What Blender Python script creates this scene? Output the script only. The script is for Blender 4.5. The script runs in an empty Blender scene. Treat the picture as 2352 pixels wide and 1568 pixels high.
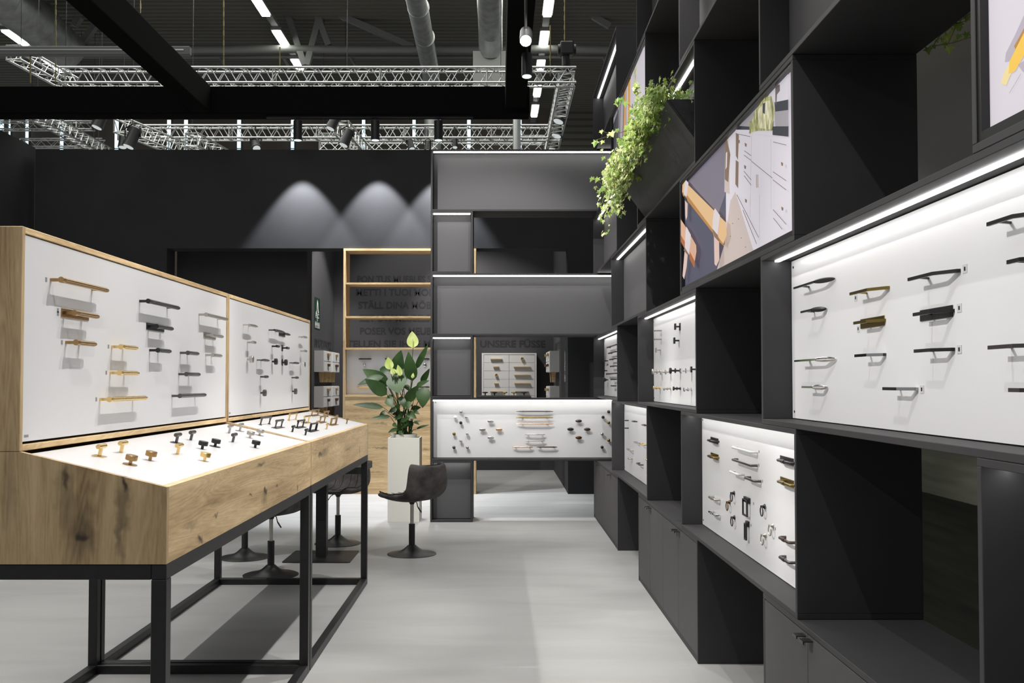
import bpy, math, random
from mathutils import Matrix, Vector
random.seed(7)
SC = bpy.context.scene
COL = SC.collection

# ---------------------------------------------------------------- camera
H = 1.5
FPX, PCX, PCY, TH = 2240.0, 1147.11, 814.44, 0.02864857
cam_d = bpy.data.cameras.new('camera'); cam = bpy.data.objects.new('camera', cam_d); COL.objects.link(cam)
cam.location = (0, 0, H); cam.rotation_euler = (math.pi/2 + TH, 0, 0)
cam_d.sensor_width = 36; cam_d.sensor_fit = 'HORIZONTAL'; cam_d.lens = FPX/2352*36
cam_d.shift_x = (1176-PCX)/2352; cam_d.shift_y = (PCY-784)/2352
cam_d.clip_start = 0.05; cam_d.clip_end = 200
SC.camera = cam
# ---------------------------------------------------------------- world: dim, even light of the big hall
w = bpy.data.worlds.new('hall_air'); SC.world = w; w.use_nodes = True
w.node_tree.nodes['Background'].inputs[0].default_value = (0.95, 0.97, 1.0, 1)
w.node_tree.nodes['Background'].inputs[1].default_value = 0.22
# ---------------------------------------------------------------- exposure
vs = SC.view_settings; vs.view_transform = 'Standard'; vs.look = 'None'; vs.gamma = 1; vs.use_curve_mapping = False
vs.exposure = 0.0
SC.cycles.max_bounces = 6; SC.cycles.diffuse_bounces = 3; SC.cycles.glossy_bounces = 3
SC.cycles.sample_clamp_indirect = 4; SC.cycles.use_denoising = True
# ---------------------------------------------------------------- booth spots on and off the black beams, plus unseen fills added to brighten
def spot(name, loc, target, power, angle, blend=0.4, size=0.05, col=(1, 0.97, 0.94)):
    d = bpy.data.lights.new(name, 'SPOT'); o = bpy.data.objects.new(name, d); COL.objects.link(o)
    d.energy = power; d.spot_size = math.radians(angle); d.spot_blend = blend; d.shadow_soft_size = size; d.color = col
    o.location = loc; o.rotation_euler = (Vector(target)-Vector(loc)).to_track_quat('-Z', 'Y').to_euler(); return o
LIGHTS = [
 # (x,y,z) (target) power angle blend
 ((0.36, 3.9, 4.95), (-1.35, 3.95, 1.5), 330, 46, .5),
 ((0.36, 6.2, 4.95), (-1.35, 6.2, 1.5), 330, 46, .5),
 ((-3.93, 3.0, 4.95), (1.1, 2.7, 1.2), 800, 32, .5),
 ((-3.93, 5.6, 4.95), (1.1, 5.4, 1.3), 760, 32, .5),
 ((-3.93, 8.0, 4.95), (1.1, 8.1, 1.6), 700, 34, .5),
 ((-1.8, 7.9, 4.95), (0.1, 10.6, 2.0), 560, 56, .6),
 ((0.3, 8.5, 4.95), (0.1, 10.6, 1.9), 150, 60, .6),
 ((-2.2, 8.6, 4.95), (-1.1, 10.7, 1.0), 160, 44, .5),
 ((-3.9, 5.0, 4.95), (-2.6, 5.6, 0.0), 520, 74, .5),
 ((0.3, 7.6, 4.95), (0.1, 7.4, 0.0), 150, 75, .5),
 ((0.34, 5.0, 4.95), (-0.9, 4.8, 0.9), 210, 70, .6),  # unseen fill added to brighten the oak counter fronts
 ((-0.35, 1.8, 4.9), (0.2, 3.2, 0.0), 150, 80, .6),
 ((0.05, 5.3, 4.95), (0.95, 6.3, 3.0), 260, 50, .5),  # unseen spot added to brighten the ivy
 ((-1.3, 15.2, 4.7), (0.1, 16.6, 1.5), 330, 70, .5),
 ((-1.5, 14.6, 4.7), (-2.85, 15.7, 1.8), 420, 60, .5),  # unseen fill added for the inner left wall and its cupboards
 ((-1.0, 14.6, 4.7), (-1.4, 16.8, 2.2), 190, 70, .5),  # unseen fill added to lift the slogan wall
]
for i, (l, t, p, a, b) in enumerate(LIGHTS):
    spot('spot_or_fill_light', l, t, p, a, b, .018)
def area(name, loc, rot, sx, sy, power, col=(1, 1, 1)):
    d = bpy.data.lights.new(name, 'AREA'); o = bpy.data.objects.new(name, d); COL.objects.link(o)
    d.shape = 'RECTANGLE'; d.size = sx; d.size_y = sy; d.energy = power; d.color = col
    o.location = loc; o.rotation_euler = rot; return o
# the rows of hall luminaires overhead, in front of and above the booth
area('hall_row_light', (-3.0, 3.0, 10.5), (0, 0, 0), 9.0, 9.0, 420, (1, 1, .97))
area('hall_row_light', (-5.0, 21.0, 11.9), (0, 0, 0), 14.0, 12.0, 1500, (1, 1, .95))

# ================================================================ helpers
def ray(px, py):
    a = (px-PCX)/FPX; b = -(py-PCY)/FPX; c, s = math.cos(TH), math.sin(TH)
    return Vector((a, c - s*b, s + c*b))
EYE = Vector((0, 0, H))
def atX(px, py, X): r = ray(px, py); return EYE + r*(X/r.x)
def atY(px, py, Y): r = ray(px, py); return EYE + r*(Y/r.y)
def atZ(px, py, Z): r = ray(px, py); return EYE + r*((Z-H)/r.z)

class MB:
    def __init__(s): s.v = []; s.f = []
    def add(s, vs, fs):
        n = len(s.v); s.v += [tuple(v) for v in vs]; s.f += [tuple(i+n for i in f) for f in fs]; return s
    def box(s, x0, x1, y0, y1, z0, z1):
        x0, x1 = sorted((x0, x1)); y0, y1 = sorted((y0, y1)); z0, z1 = sorted((z0, z1))
        return s.add([(x0,y0,z0),(x1,y0,z0),(x1,y1,z0),(x0,y1,z0),(x0,y0,z1),(x1,y0,z1),(x1,y1,z1),(x0,y1,z1)],
                     [(0,3,2,1),(4,5,6,7),(0,1,5,4),(1,2,6,5),(2,3,7,6),(3,0,4,7)])
    def cyl(s, p0, p1, r0, r1=None, n=12, flute=0.0):
        r1 = r0 if r1 is None else r1
        p0 = Vector(p0); p1 = Vector(p1); d = (p1-p0).normalized()
        a = d.orthogonal().normalized(); b = d.cross(a)
        vs = []
        for p, r in ((p0, r0), (p1, r1)):
            for i in range(n):
                t = 2*math.pi*i/n; rr = r*(1-flute*(i % 2))
                vs.append(p + a*(rr*math.cos(t)) + b*(rr*math.sin(t)))
        fs = [(i, (i+1) % n, n+(i+1) % n, n+i) for i in range(n)] + [tuple(range(n-1, -1, -1)), tuple(range(n, 2*n))]
        return s.add(vs, fs)
    def lathe(s, prof, c=(0,0,0), n=32, ax='Z'):
        vs = []; 
        for r, h in prof:
            for i in range(n):
                t = 2*math.pi*i/n; x, y = r*math.cos(t), r*math.sin(t)
                p = (x, y, h) if ax == 'Z' else ((x, -h, y) if ax == '-Y' else (h, x, y))
                vs.append((p[0]+c[0], p[1]+c[1], p[2]+c[2]))
        m = len(prof); fs = []
        for j in range(m-1):
            for i in range(n):
                fs.append((j*n+i, j*n+(i+1) % n, (j+1)*n+(i+1) % n, (j+1)*n+i))
        fs.append(tuple(range(n-1, -1, -1))); fs.append(tuple(range((m-1)*n, m*n)))
        return s.add(vs, fs)
    def tube(s, pts, r, n=8, closed=False):
        pts = [Vector(p) for p in pts]; m = len(pts); rs = r if isinstance(r, (list, tuple)) else [r]*m
        vs = []; prev = None
        for k, p in enumerate(pts):
            if closed: d = (pts[(k+1) % m]-pts[k-1])
            else: d = (pts[min(k+1, m-1)]-pts[max(k-1, 0)])
            d.normalize()
            if prev is None: a = d.orthogonal().normalized()
            else:
                a = prev - d*prev.dot(d)
                a = a.normalized() if a.length > 1e-6 else d.orthogonal().normalized()
            prev = a; b = d.cross(a)
            for i in range(n):
                t = 2*math.pi*i/n; vs.append(p + a*(rs[k]*math.cos(t)) + b*(rs[k]*math.sin(t)))
        fs = []
        for k in range(m if closed else m-1):
            k2 = (k+1) % m
            for i in range(n): fs.append((k*n+i, k*n+(i+1) % n, k2*n+(i+1) % n, k2*n+i))
        if not closed: fs += [tuple(range(n-1, -1, -1)), tuple(range((m-1)*n, m*n))]
        return s.add(vs, fs)
    def prism(s, poly, off):
        off = Vector(off); n = len(poly); poly = [Vector(p) for p in poly]
        return s.add(poly + [p+off for p in poly],
                     [tuple(range(n-1, -1, -1)), tuple(range(n, 2*n))] + [(i, (i+1) % n, n+(i+1) % n, n+i) for i in range(n)])
    def poly(s, pts): return s.add(pts, [tuple(range(len(pts)))])
    def build(s, name, mat, parent=None, smooth=False, local=False, kind=None, label=None, recalc=True):
        me = bpy.data.meshes.new(name); me.from_pydata(s.v, [], s.f)
        if recalc and len(s.f) > 1:
            import bmesh
            bm = bmesh.new(); bm.from_mesh(me); bmesh.ops.recalc_face_normals(bm, faces=bm.faces); bm.to_mesh(me); bm.free()
        if smooth:
            me.polygons.foreach_set('use_smooth', [True]*len(me.polygons))
            try: me.set_sharp_from_angle(angle=math.radians(35))
            except Exception: pass
        if mat: me.materials.append(mat)
        o = bpy.data.objects.new(name, me); COL.objects.link(o)
        if parent is not None:
            o.parent = parent
            if not local and parent.type == 'EMPTY': o.matrix_parent_inverse = parent.matrix_basis.inverted()
        if kind: o['kind'] = kind
        if label: o['label'] = label
        return o
def tag(o, label, cat, group=None):
    o['label'] = label; o['category'] = cat
    if group: o['group'] = group
    return o
def thing(name, label, cat, loc=(0,0,0), group=None, mat=None):
    o = bpy.data.objects.new(name, None); COL.objects.link(o); o.empty_display_size = .05
    if mat is not None: o.matrix_basis = mat
    else: o.location = loc
    return tag(o, label, cat, group)
def box1(name, mat, dims, parent=None, **k): return MB().box(*dims).build(name, mat, parent, **k)
def bevel(o, wdt=.0015, seg=1):
    m = o.modifiers.new('edge', 'BEVEL'); m.width = wdt; m.segments = seg; m.limit_method = 'ANGLE'; return o

# ================================================================ materials
def mat(name, col, rough=.5, metal=0.0, emit=None, estr=0.0, spec=.5, noise=None, bump=None):
    m = bpy.data.materials.new(name); m.use_nodes = True; nt = m.node_tree; b = nt.nodes['Principled BSDF']
    b.inputs['Base Color'].default_value = (*col, 1); b.inputs['Roughness'].default_value = rough
    b.inputs['Metallic'].default_value = metal; b.inputs['Specular IOR Level'].default_value = spec
    if emit: b.inputs['Emission Color'].default_value = (*emit, 1); b.inputs['Emission Strength'].default_value = estr
    if noise:
        sc, amt, stretch = noise
        tc = nt.nodes.new('ShaderNodeTexCoord'); mp = nt.nodes.new('ShaderNodeMapping'); mp.inputs['Scale'].default_value = stretch
        nz = nt.nodes.new('ShaderNodeTexNoise'); nz.inputs['Scale'].default_value = sc; nz.inputs['Detail'].default_value = 5
        rp = nt.nodes.new('ShaderNodeMapRange'); rp.inputs[1].default_value = .3; rp.inputs[2].default_value = .7
        rp.inputs[3].default_value = 1-amt; rp.inputs[4].default_value = 1+amt
        mx = nt.nodes.new('ShaderNodeVectorMath'); mx.operation = 'SCALE'; mx.inputs[0].default_value = col
        L = nt.links.new
        L(tc.outputs['Object'], mp.inputs[0]); L(mp.outputs[0], nz.inputs['Vector']); L(nz.outputs['Fac'], rp.inputs[0])
        L(rp.outputs[0], mx.inputs['Scale']); L(mx.outputs[0], b.inputs['Base Color'])
        if bump:
            bp = nt.nodes.new('ShaderNodeBump'); bp.inputs['Strength'].default_value = bump; bp.inputs['Distance'].default_value = .002
            L(nz.outputs['Fac'], bp.inputs['Height']); L(bp.outputs[0], b.inputs['Normal'])
    return m
def oak_mat(name, axis, knots=(), tint=1.0):
    """rustic oak veneer; axis = grain direction; knots = (centre, radii) of real dark knots and cracks in the wood"""
    m = bpy.data.materials.new(name); m.use_nodes = True; nt = m.node_tree; b = nt.nodes['Principled BSDF']; N = nt.nodes.new; L = nt.links.new
    b.inputs['Roughness'].default_value = .5
    tc = N('ShaderNodeTexCoord'); mp = N('ShaderNodeMapping'); L(tc.outputs['Object'], mp.inputs[0])
    sc = {'X': (.55, 6, 6), 'Y': (6, .55, 6), 'Z': (6, 6, .55)}[axis]; mp.inputs['Scale'].default_value = sc
    n1 = N('ShaderNodeTexNoise'); n1.inputs['Scale'].default_value = .9; n1.inputs['Detail'].default_value = 3; n1.inputs['Distortion'].default_value = .6
    L(mp.outputs[0], n1.inputs['Vector'])
    # growth rings: many thin contour lines of the broad noise
    mu = N('ShaderNodeMath'); mu.operation = 'MULTIPLY'; mu.inputs[1].default_value = 210; L(n1.outputs['Fac'], mu.inputs[0])
    sn = N('ShaderNodeMath'); sn.operation = 'SINE'; L(mu.outputs[0], sn.inputs[0])
    n2 = N('ShaderNodeTexNoise'); n2.inputs['Scale'].default_value = 26; n2.inputs['Detail'].default_value = 6; n2.inputs['Roughness'].default_value = .7
    L(mp.outputs[0], n2.inputs['Vector'])
    n3 = N('ShaderNodeTexNoise'); n3.inputs['Scale'].default_value = 2.2; n3.inputs['Detail'].default_value = 4; L(mp.outputs[0], n3.inputs['Vector'])
    a1 = N('ShaderNodeMath'); a1.operation = 'MULTIPLY_ADD'; a1.inputs[1].default_value = .055; L(sn.outputs[0], a1.inputs[0]); L(n3.outputs['Fac'], a1.inputs[2])
    a2 = N('ShaderNodeMath'); a2.operation = 'MULTIPLY_ADD'; a2.inputs[1].default_value = .50; L(n2.outputs['Fac'], a2.inputs[0]); L(a1.outputs[0], a2.inputs[2])
    cr = N('ShaderNodeValToRGB'); e = cr.color_ramp.elements
    e[0].position = .42; e[0].color = (.30*tint, .195*tint, .09*tint, 1); e[1].position = .98; e[1].color = (.78*tint, .58*tint, .33*tint, 1)
    x = e.new(.70); x.color = (.56*tint, .395*tint, .205*tint, 1)
    L(a2.outputs[0], cr.inputs[0])
    last = cr.outputs[0]
    for (c, r, amt) in knots:
        sub = N('ShaderNodeVectorMath'); sub.operation = 'SUBTRACT'; sub.inputs[1].default_value = c
        L(tc.outputs['Object'], sub.inputs[0])
        ns = N('ShaderNodeVectorMath'); ns.operation = 'SCALE'; ns.inputs['Scale'].default_value = .05
        nn = N('ShaderNodeTexNoise'); nn.inputs['Scale'].default_value = 22; L(tc.outputs['Object'], nn.inputs['Vector'])
        ad = N('ShaderNodeVectorMath'); ad.operation = 'ADD'
        cs = N('ShaderNodeVectorMath'); cs.operation = 'SUBTRACT'; cs.inputs[1].default_value = (.5, .5, .5); L(nn.outputs['Color'], cs.inputs[0])
        L(cs.outputs[0], ns.inputs[0]); L(sub.outputs[0], ad.inputs[0]); L(ns.outputs[0], ad.inputs[1])
        dv = N('ShaderNodeVectorMath'); dv.operation = 'DIVIDE'; dv.inputs[1].default_value = r; L(ad.outputs[0], dv.inputs[0])
        ln = N('ShaderNodeVectorMath'); ln.operation = 'LENGTH'; L(dv.outputs[0], ln.inputs[0])
        mr = N('ShaderNodeMapRange'); mr.interpolation_type = 'SMOOTHSTEP'; mr.inputs[1].default_value = .15; mr.inputs[2].default_value = 1.0
        mr.inputs[3].default_value = amt; mr.inputs[4].default_value = 0; L(ln.outputs['Value'], mr.inputs[0])
        mx = N('ShaderNodeMix'); mx.data_type = 'RGBA'; mx.inputs['B'].default_value = (.055, .038, .024, 1)
        L(mr.outputs[0], mx.inputs['Factor']); L(last, mx.inputs['A']); last = mx.outputs['Result']
    L(last, b.inputs['Base Color'])
    bp = N('ShaderNodeBump'); bp.inputs['Strength'].default_value = .15; bp.inputs['Distance'].default_value = .001
    L(n2.outputs['Fac'], bp.inputs['Height']); L(bp.outputs[0], b.inputs['Normal'])
    return m
M = {}
M['board'] = mat('anthracite_board', (.040, .039, .041), .62, spec=.35, noise=(9, .05, (1, 1, 1)))
M['board_edge'] = mat('anthracite_edge', (.062, .060, .061), .6, spec=.35, noise=(14, .05, (1, 1, 1)))
M['grey_panel'] = mat('grey_panel', (.105, .104, .108), .65, spec=.3)
M['wall_dark'] = mat('dark_paint', (.030, .030, .032), .75, spec=.25, noise=(3, .08, (1, 1, 1)))
M['wall_inner'] = mat('dark_grey_paint', (.062, .061, .065), .8, spec=.2)
M['rear'] = mat('stained_ply', (.060, .063, .045), .7, noise=(2.2, .35, (.6, .6, 9)))
M['white'] = mat('white_acrylic', (.80, .80, .81), .28, spec=.35)
M['white_matt'] = mat('white_lacquer', (.78, .78, .77), .45)
M['planter_white'] = mat('cream_lacquer', (.78, .77, .70), .4)
M['black_steel'] = mat('black_steel', (.012, .012, .013), .42, spec=.5, noise=(30, .25, (1, 1, 1)))
M['black_cloth'] = mat('black_molton', (.004, .004, .004), .95, spec=.1)
M['led'] = mat('led_diffuser', (.9, .9, .9), .4, emit=(1, .985, .96), estr=11)
M['led_front'] = mat('led_diffuser_portal', (.9, .9, .9), .4, emit=(1, .985, .95), estr=12)
M['tube'] = mat('hall_tube', (.9, .9, .9), .4, emit=(.95, 1, .93), estr=14)
M['lens'] = mat('spot_lens', (.9, .9, .9), .3, emit=(.8, 1, 1), estr=1.5)
M['lens_dim'] = mat('lantern_lens', (.5, .5, .5), .2, emit=(.93, 1, 1), estr=.5)
M['lens_hot'] = mat('spot_lens_hot', (.9, .9, .9), .3, emit=(1, 1, 1), estr=60)
M['day'] = mat('daylight_glazing', (.6, .7, .8), .3, emit=(.62, .85, 1), estr=1.6)
M['alu'] = mat('aluminium', (.62, .63, .61), .38, 1.0)
M['galv'] = mat('galvanised_duct', (.42, .43, .41), .45, .8, noise=(4, .2, (1, 1, 1)))
M['hall_steel'] = mat('hall_grey_steel', (.22, .22, .205), .6, .2)
M['hall_wall'] = mat('hall_brown_cladding', (.15, .125, .10), .8)
M['deck'] = mat('hall_roof_deck', (.15, .142, .118), .7, .3)
M['chain'] = mat('chain_brass', (.22, .18, .08), .5, .6)
M['brass'] = mat('antique_brass', (.42, .27, .12), .33, 1.0)
M['gold'] = mat('polished_brass', (.86, .62, .26), .26, 1.0)
M['olive'] = mat('aged_brass', (.27, .20, .06), .3, 1.0)
M['black'] = mat('black_anodised', (.018, .017, .018), .35, .3, spec=.6)
M['graphite'] = mat('graphite_metal', (.13, .12, .12), .35, 1.0)
M['steel'] = mat('brushed_steel', (.52, .49, .45), .35, 1.0)
M['chrome'] = mat('chrome', (.80, .80, .80), .07, 1.0)
M['copper'] = mat('copper', (.88, .56, .38), .25, 1.0)
M['bronze'] = mat('dark_bronze', (.13, .075, .04), .35, 1.0)
M['brownm'] = mat('brown_metal', (.10, .075, .06), .4, .8)
M['white_h'] = mat('white_powder', (.78, .78, .76), .4)
M['felt'] = mat('charcoal_velvet', (.105, .096, .092), .9, spec=.2, noise=(9, .5, (1, 1, 1)))
M['piping'] = mat('dark_piping', (.02, .019, .019), .8)
M['rubber'] = mat('black_plastic', (.012, .012, .012), .4)
M['wood_pull'] = mat('light_oak_pull', (.55, .38, .19), .5, noise=(12, .2, (1, 4, 4)))
M['walnut'] = mat('walnut_pull', (.14, .07, .04), .5)
M['text'] = mat('dark_lettering', (.018, .018, .020), .7)
M['sticker'] = mat('grey_print', (.30, .30, .31), .6)
M['sticker_w'] = mat('white_sticker', (.62, .62, .62), .5)
M['leaf'] = None
def leaf_mat(name, c1, c2, rough=.38):
    m = bpy.data.materials.new(name); m.use_nodes = True; nt = m.node_tree; b = nt.nodes['Principled BSDF']; N = nt.nodes.new; L = nt.links.new
    b.inputs['Roughness'].default_value = rough
    tc = N('ShaderNodeTexCoord'); n = N('ShaderNodeTexNoise'); n.inputs['Scale'].default_value = 7; L(tc.outputs['Object'], n.inputs['Vector'])
    cr = N('ShaderNodeValToRGB'); cr.color_ramp.elements[0].position = .35; cr.color_ramp.elements[1].position = .65
    cr.color_ramp.elements[0].color = (*c1, 1); cr.color_ramp.elements[1].color = (*c2, 1)
    L(n.outputs['Fac'], cr.inputs[0]); L(cr.outputs[0], b.inputs['Base Color'])
    b.inputs['Subsurface Weight'].default_value = .0
    return m
M['leaf'] = leaf_mat('peace_lily_leaf', (.016, .048, .010), (.036, .090, .016), .45)
M['stem'] = mat('green_stem', (.025, .065, .012), .5)
M['spathe'] = leaf_mat('lily_spathe', (.50, .62, .16), (.68, .76, .32))
M['ivy'] = leaf_mat('ivy_leaf', (.13, .27, .03), (.42, .56, .10))
M['ivy_light'] = leaf_mat('ivy_leaf_light', (.55, .66, .18), (.80, .85, .42))
M['ivy_stem'] = mat('ivy_stem', (.22, .22, .07), .6)
M['soil'] = mat('potting_soil', (.02, .015, .01), .95)
M['wedge'] = mat('black_stained_ply', (.035, .034, .036), .6, noise=(3, .35, (6, 1, 6)))

# ---------------------------------------------------------------- floor
def floor_mat():
    m = bpy.data.materials.new('grey_vinyl'); m.use_nodes = True; nt = m.node_tree; b = nt.nodes['Principled BSDF']; N = nt.nodes.new; L = nt.links.new
    b.inputs['Roughness'].default_value = .48; b.inputs['Specular IOR Level'].default_value = .35
    tc = N('ShaderNodeTexCoord'); mp = N('ShaderNodeMapping'); mp.inputs['Scale'].default_value = (.6, 2.2, 1); L(tc.outputs['Object'], mp.inputs[0])
    n = N('ShaderNodeTexNoise'); n.inputs['Scale'].default_value = 1.6; n.inputs['Detail'].default_value = 5; n.inputs['Distortion'].default_value = .8; L(mp.outputs[0], n.inputs['Vector'])
    n2 = N('ShaderNodeTexNoise'); n2.inputs['Scale'].default_value = 90; n2.inputs['Detail'].default_value = 2; L(tc.outputs['Object'], n2.inputs['Vector'])
    mx = N('ShaderNodeMath'); mx.operation = 'MULTIPLY_ADD'; mx.inputs[1].default_value = .12; L(n2.outputs['Fac'], mx.inputs[0]); L(n.outputs['Fac'], mx.inputs[2])
    cr = N('ShaderNodeValToRGB'); cr.color_ramp.elements[0].position = .38; cr.color_ramp.elements[1].position = .74
    cr.color_ramp.elements[0].color = (.375, .375, .365, 1); cr.color_ramp.elements[1].color = (.435, .435, .425, 1)
    L(mx.outputs[0], cr.inputs[0]); L(cr.outputs[0], b.inputs['Base Color'])
    return m
M['floor'] = floor_mat()
fl = box1('floor', M['floor'], (-12, 6, -3, 40, -.06, 0)); fl['kind'] = 'structure'
M['seam'] = mat('pale_floor_seam', (.62, .62, .60), .5)
for py in (1163.5, 1191.0):
    ys = atZ(1200, py, 0).y; sm_ = box1('floor_seam', M['seam'], (-3.0, 1.4, ys-.006, ys+.006, 0, .0012)); sm_.parent = fl

# ================================================================ booth walls (setting)
def struct(name, m, dims, mb=None):
    o = (mb or MB().box(*dims)).build(name, m); o['kind'] = 'structure'; return o
WY = 13.2
wz_top = atY(500, 343.5, WY).z; wz_head = atY(500, 570, WY).z
XL_jamb = atY(382, 700, WY).x; XR_jamb = .925
wb = MB()
wb.box(-6.32, XL_jamb, WY, WY+.33, 0, wz_top)            # left of the opening
wb.box(XL_jamb, XR_jamb, WY, WY+.33, wz_head, wz_top)    # header above the opening
wb.box(XR_jamb, 3.2, WY, WY+.33, 0, wz_top)              # right of the opening
wb.build('wall_back', M['wall_dark'])['kind'] = 'structure'
struct('wall_left', M['wall_dark'], (-9.5, -6.42, 12.3, 13.4, 0, atY(40, 291, 12.3).z))
struct('wall_niche_left', M['wall_dark'], (XL_jamb+.02, -2.68, 13.56, 13.9, 0, wz_head+.6))
nb = MB()
nb.box(-2.95, 1.05, 16.8, 16.95, 0, wz_top)
nb.build('wall_far', M['wall_inner'])['kind'] = 'structure'
struct('wall_inner_left', M['wall_inner'], (-2.97, -2.85, 13.92, 16.8, 0, wz_top))
struct('wall_inner_right', M['wall_inner'], (.93, 1.05, WY+.33, 16.8, 0, wz_top))
struct('wall_right', M['rear'], (2.05, 2.15, -1.0, 12.9, 0, 1.9))
M['rear2'] = mat('grey_green_paint', (.20, .197, .172), .8, spec=.2)
struct('wall_right_upper', M['rear2'], (2.055, 2.145, -1.0, 12.9, 1.9, 4.2))

# ================================================================ shelf modules
B0, RH, XF, DEP, T = .659, .676, 1.0587, .4495, .02
def zrow(k): return 0 if k == 0 else B0 + (k-1)*RH
XP = 1.177                                   # plane of the display panels
def module(row, y0, y1, label, kind, led=False):
    """one box of the stacked wall; kind: display / grey / frame / cabinet / trough"""
    z0, z1 = zrow(row), zrow(row+1)
    if row == 6: z1 = zrow(6) + .70
    g = 1e-3
    t = thing('shelf_module', label, 'shelf unit', (XF, (y0+y1)/2, z0), 'stacked boxes of the display wall')
    m = M['board']; e = M['board']
    xb = XF+DEP
    bevel(box1('bottom_board', m, (XF, xb, y0, y1, z0, z0+T), t))
    bevel(box1('top_board', m, (XF, xb, y0, y1, z1-T, z1-g), t))
    for a, b in ((y0, y0+T), (y1-T, y1)):
        bevel(box1('side_board', m, (XF, xb, a, b, z0+T, z1-T), t))
    if kind in ('display', 'grey', 'trough'):
        box1('back_panel', m, (XP+.008, XP+.02, y0+T, y1-T, z0+T, z1-T), t)
        if kind != 'trough':
            box1('display_panel', M['white'] if kind == 'display' else M['grey_panel'], (XP, XP+.007, y0+T+.004, y1-T-.004, z0+T+.004, z1-T-.004), t)
        if kind == 'display':
            for yy in (y1-T-.03, y0+T+.03):
                for zz in (z0+T+.03, z1-T-.03):
                    MB().cyl((XP, yy, zz), (XP-.002, yy, zz), .005, n=8).build('screw', M['black'], t)
    if led:
        box1('led_strip', M['led'], (XF+.050, XF+.068, y0+T+.01, y1-T-.01, z1-T-.006, z1-T), t)
    return t
ODD = [(7.015, 9.22), (3.492, 5.70), (.25, 2.17)]
EVEN = [(8.765, 10.97), (5.248, 7.462), (1.73, 3.943)]
MODS = [
 (1, ODD[0], 'narrow-looking far white display box above the far cabinets, small pulls', 'display', True),
 (1, ODD[1], 'lit white display box with ring pulls and D handles above floor cabinets', 'display', True),
 (1, ODD[2], 'dark box at the lower right corner of the photo, side panel visible', 'grey', True),
 (2, EVEN[0], 'farthest white display box of thin black bar handles beside the back shelf', 'display', True),
 (2, EVEN[1], 'white display box of T knobs and square knobs under the kitchen picture', 'display', True),
 (2, EVEN[2], 'large lit white display box of angular handles at the right', 'display', True),
 (3, ODD[0], 'empty grey lit box left of the kitchen picture', 'grey', True),
 (3, ODD[1], 'dark box framing the picture of wooden bar handles and white kitchen', 'frame', False),
 (3, ODD[2], 'dark box framing the picture with the yellow stroke, top right', 'frame', False),
 (4, EVEN[0], 'small grey lit box just under the tip of the ivy', 'grey', True),
 (4, EVEN[1], 'dark box holding the slanted ivy trough', 'trough', True),
 (4, EVEN[2], 'dark empty box above the kitchen picture at the top edge', 'grey', False),
 (5, ODD[0], 'dark box framing the picture of orange pencils behind the ivy', 'frame', False),
 (5, ODD[1], 'dark empty box at the top edge right of the ivy', 'grey', True),
 (6, EVEN[0], 'highest lit grey box at the far end of the wall, bright slanted strip', 'grey', True),
 (6, EVEN[1], 'topmost dark box cut by the top edge of the photo', 'grey', False),
]
mods = {}
for r, (a, b), lab, k, l in MODS:
    mods[(r, a)] = module(r, a, b, lab, k, l)

# cabinets (row 0)
def door_pull(parent, y, z):
    mb = MB()
    mb.box(XF-.030, XF+.002, y-.022, y+.022, z-.003, z)
    mb.box(XF-.034, XF-.030, y-.022, y+.022, z-.010, z)
    return mb.build('handle', M['black'], parent)
CABL = ['farthest run of dark floor cabinets next to the back shelf', 'middle run of four dark cabinet doors on the floor', 'nearest dark floor cabinet with two black pulls, bottom right']
for (a, b), lab in zip(EVEN, CABL):
    t = thing('floor_cabinet', lab, 'cabinet', (XF, (a+b)/2, 0), 'low cabinets under the display wall')
    z1 = zrow(1)-.001
    bevel(box1('top_board', M['board'], (XF-.0, XF+DEP, a, b, z1-T, z1), t))
    for p, q in ((a, a+T), (b-T, b)): bevel(box1('side_board', M['board'], (XF, XF+DEP, p, q, 0, z1-T), t))
    box1('plinth', M['board'], (XF+.004, XF+.02, a+T, b-T, 0, .035), t)
    box1('back_panel', M['board'], (XF+DEP-.02, XF+DEP, a+T, b-T, .0, z1-T), t)
    wdt = (b-a-2*T)/4
    for i in range(4):
        p = a+T+i*wdt+.002; q = p+wdt-.004
        d = bevel(box1('door', M['board_edge'], (XF+.001, XF+.02, p, q, .037, z1-T-.004), t), .0012)
        yy = q-.035 if i % 2 == 0 else p+.035
        door_pull(d, yy, z1-T-.012)
# back shelf (portal) at the end of the aisle
YP, PD = 10.544, .43
PXL, PXC, PXR = -.746, -.288, 1.508
def portal(row, x0, x1, label, kind, led=True):
    z0, z1 = zrow(row), zrow(row+1)-.001
    t = thing('shelf_module', label, 'shelf unit', ((x0+x1)/2, YP, z0), 'stacked boxes of the end shelf')
    m = M['board']
    bevel(box1('bottom_board', m, (x0, x1, YP, YP+PD, z0, z0+T), t)); bevel(box1('top_board', m, (x0, x1, YP, YP+PD, z1-T, z1), t))
    for a, b in ((x0, x0+T), (x1-T, x1)): bevel(box1('side_board', m, (a, b, YP, YP+PD, z0+T, z1-T), t))
    box1('back_panel', m, (x0+T, x1-T, YP+.128, YP+.14, z0+T, z1-T), t)
    box1('display_panel', M['white'] if kind == 'white' else M['grey_panel'], (x0+T+.006, x1-T-.006, YP+.118, YP+.126, z0+T+.006, z1-T-.006), t)
    if kind == 'white': MB().cyl((x0+.05, YP+.118, z1-.05), (x0+.05, YP+.116, z1-.05), .005, n=8).build('screw', M['black'], t)
    if led: box1('led_strip', M['led_front'], (x0+T+.008, x1-T-.008, YP+(.012 if row else .060), YP+(.032 if row else .080), z1-T-(.013 if row else .003), z1-T), t)
    return t
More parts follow.
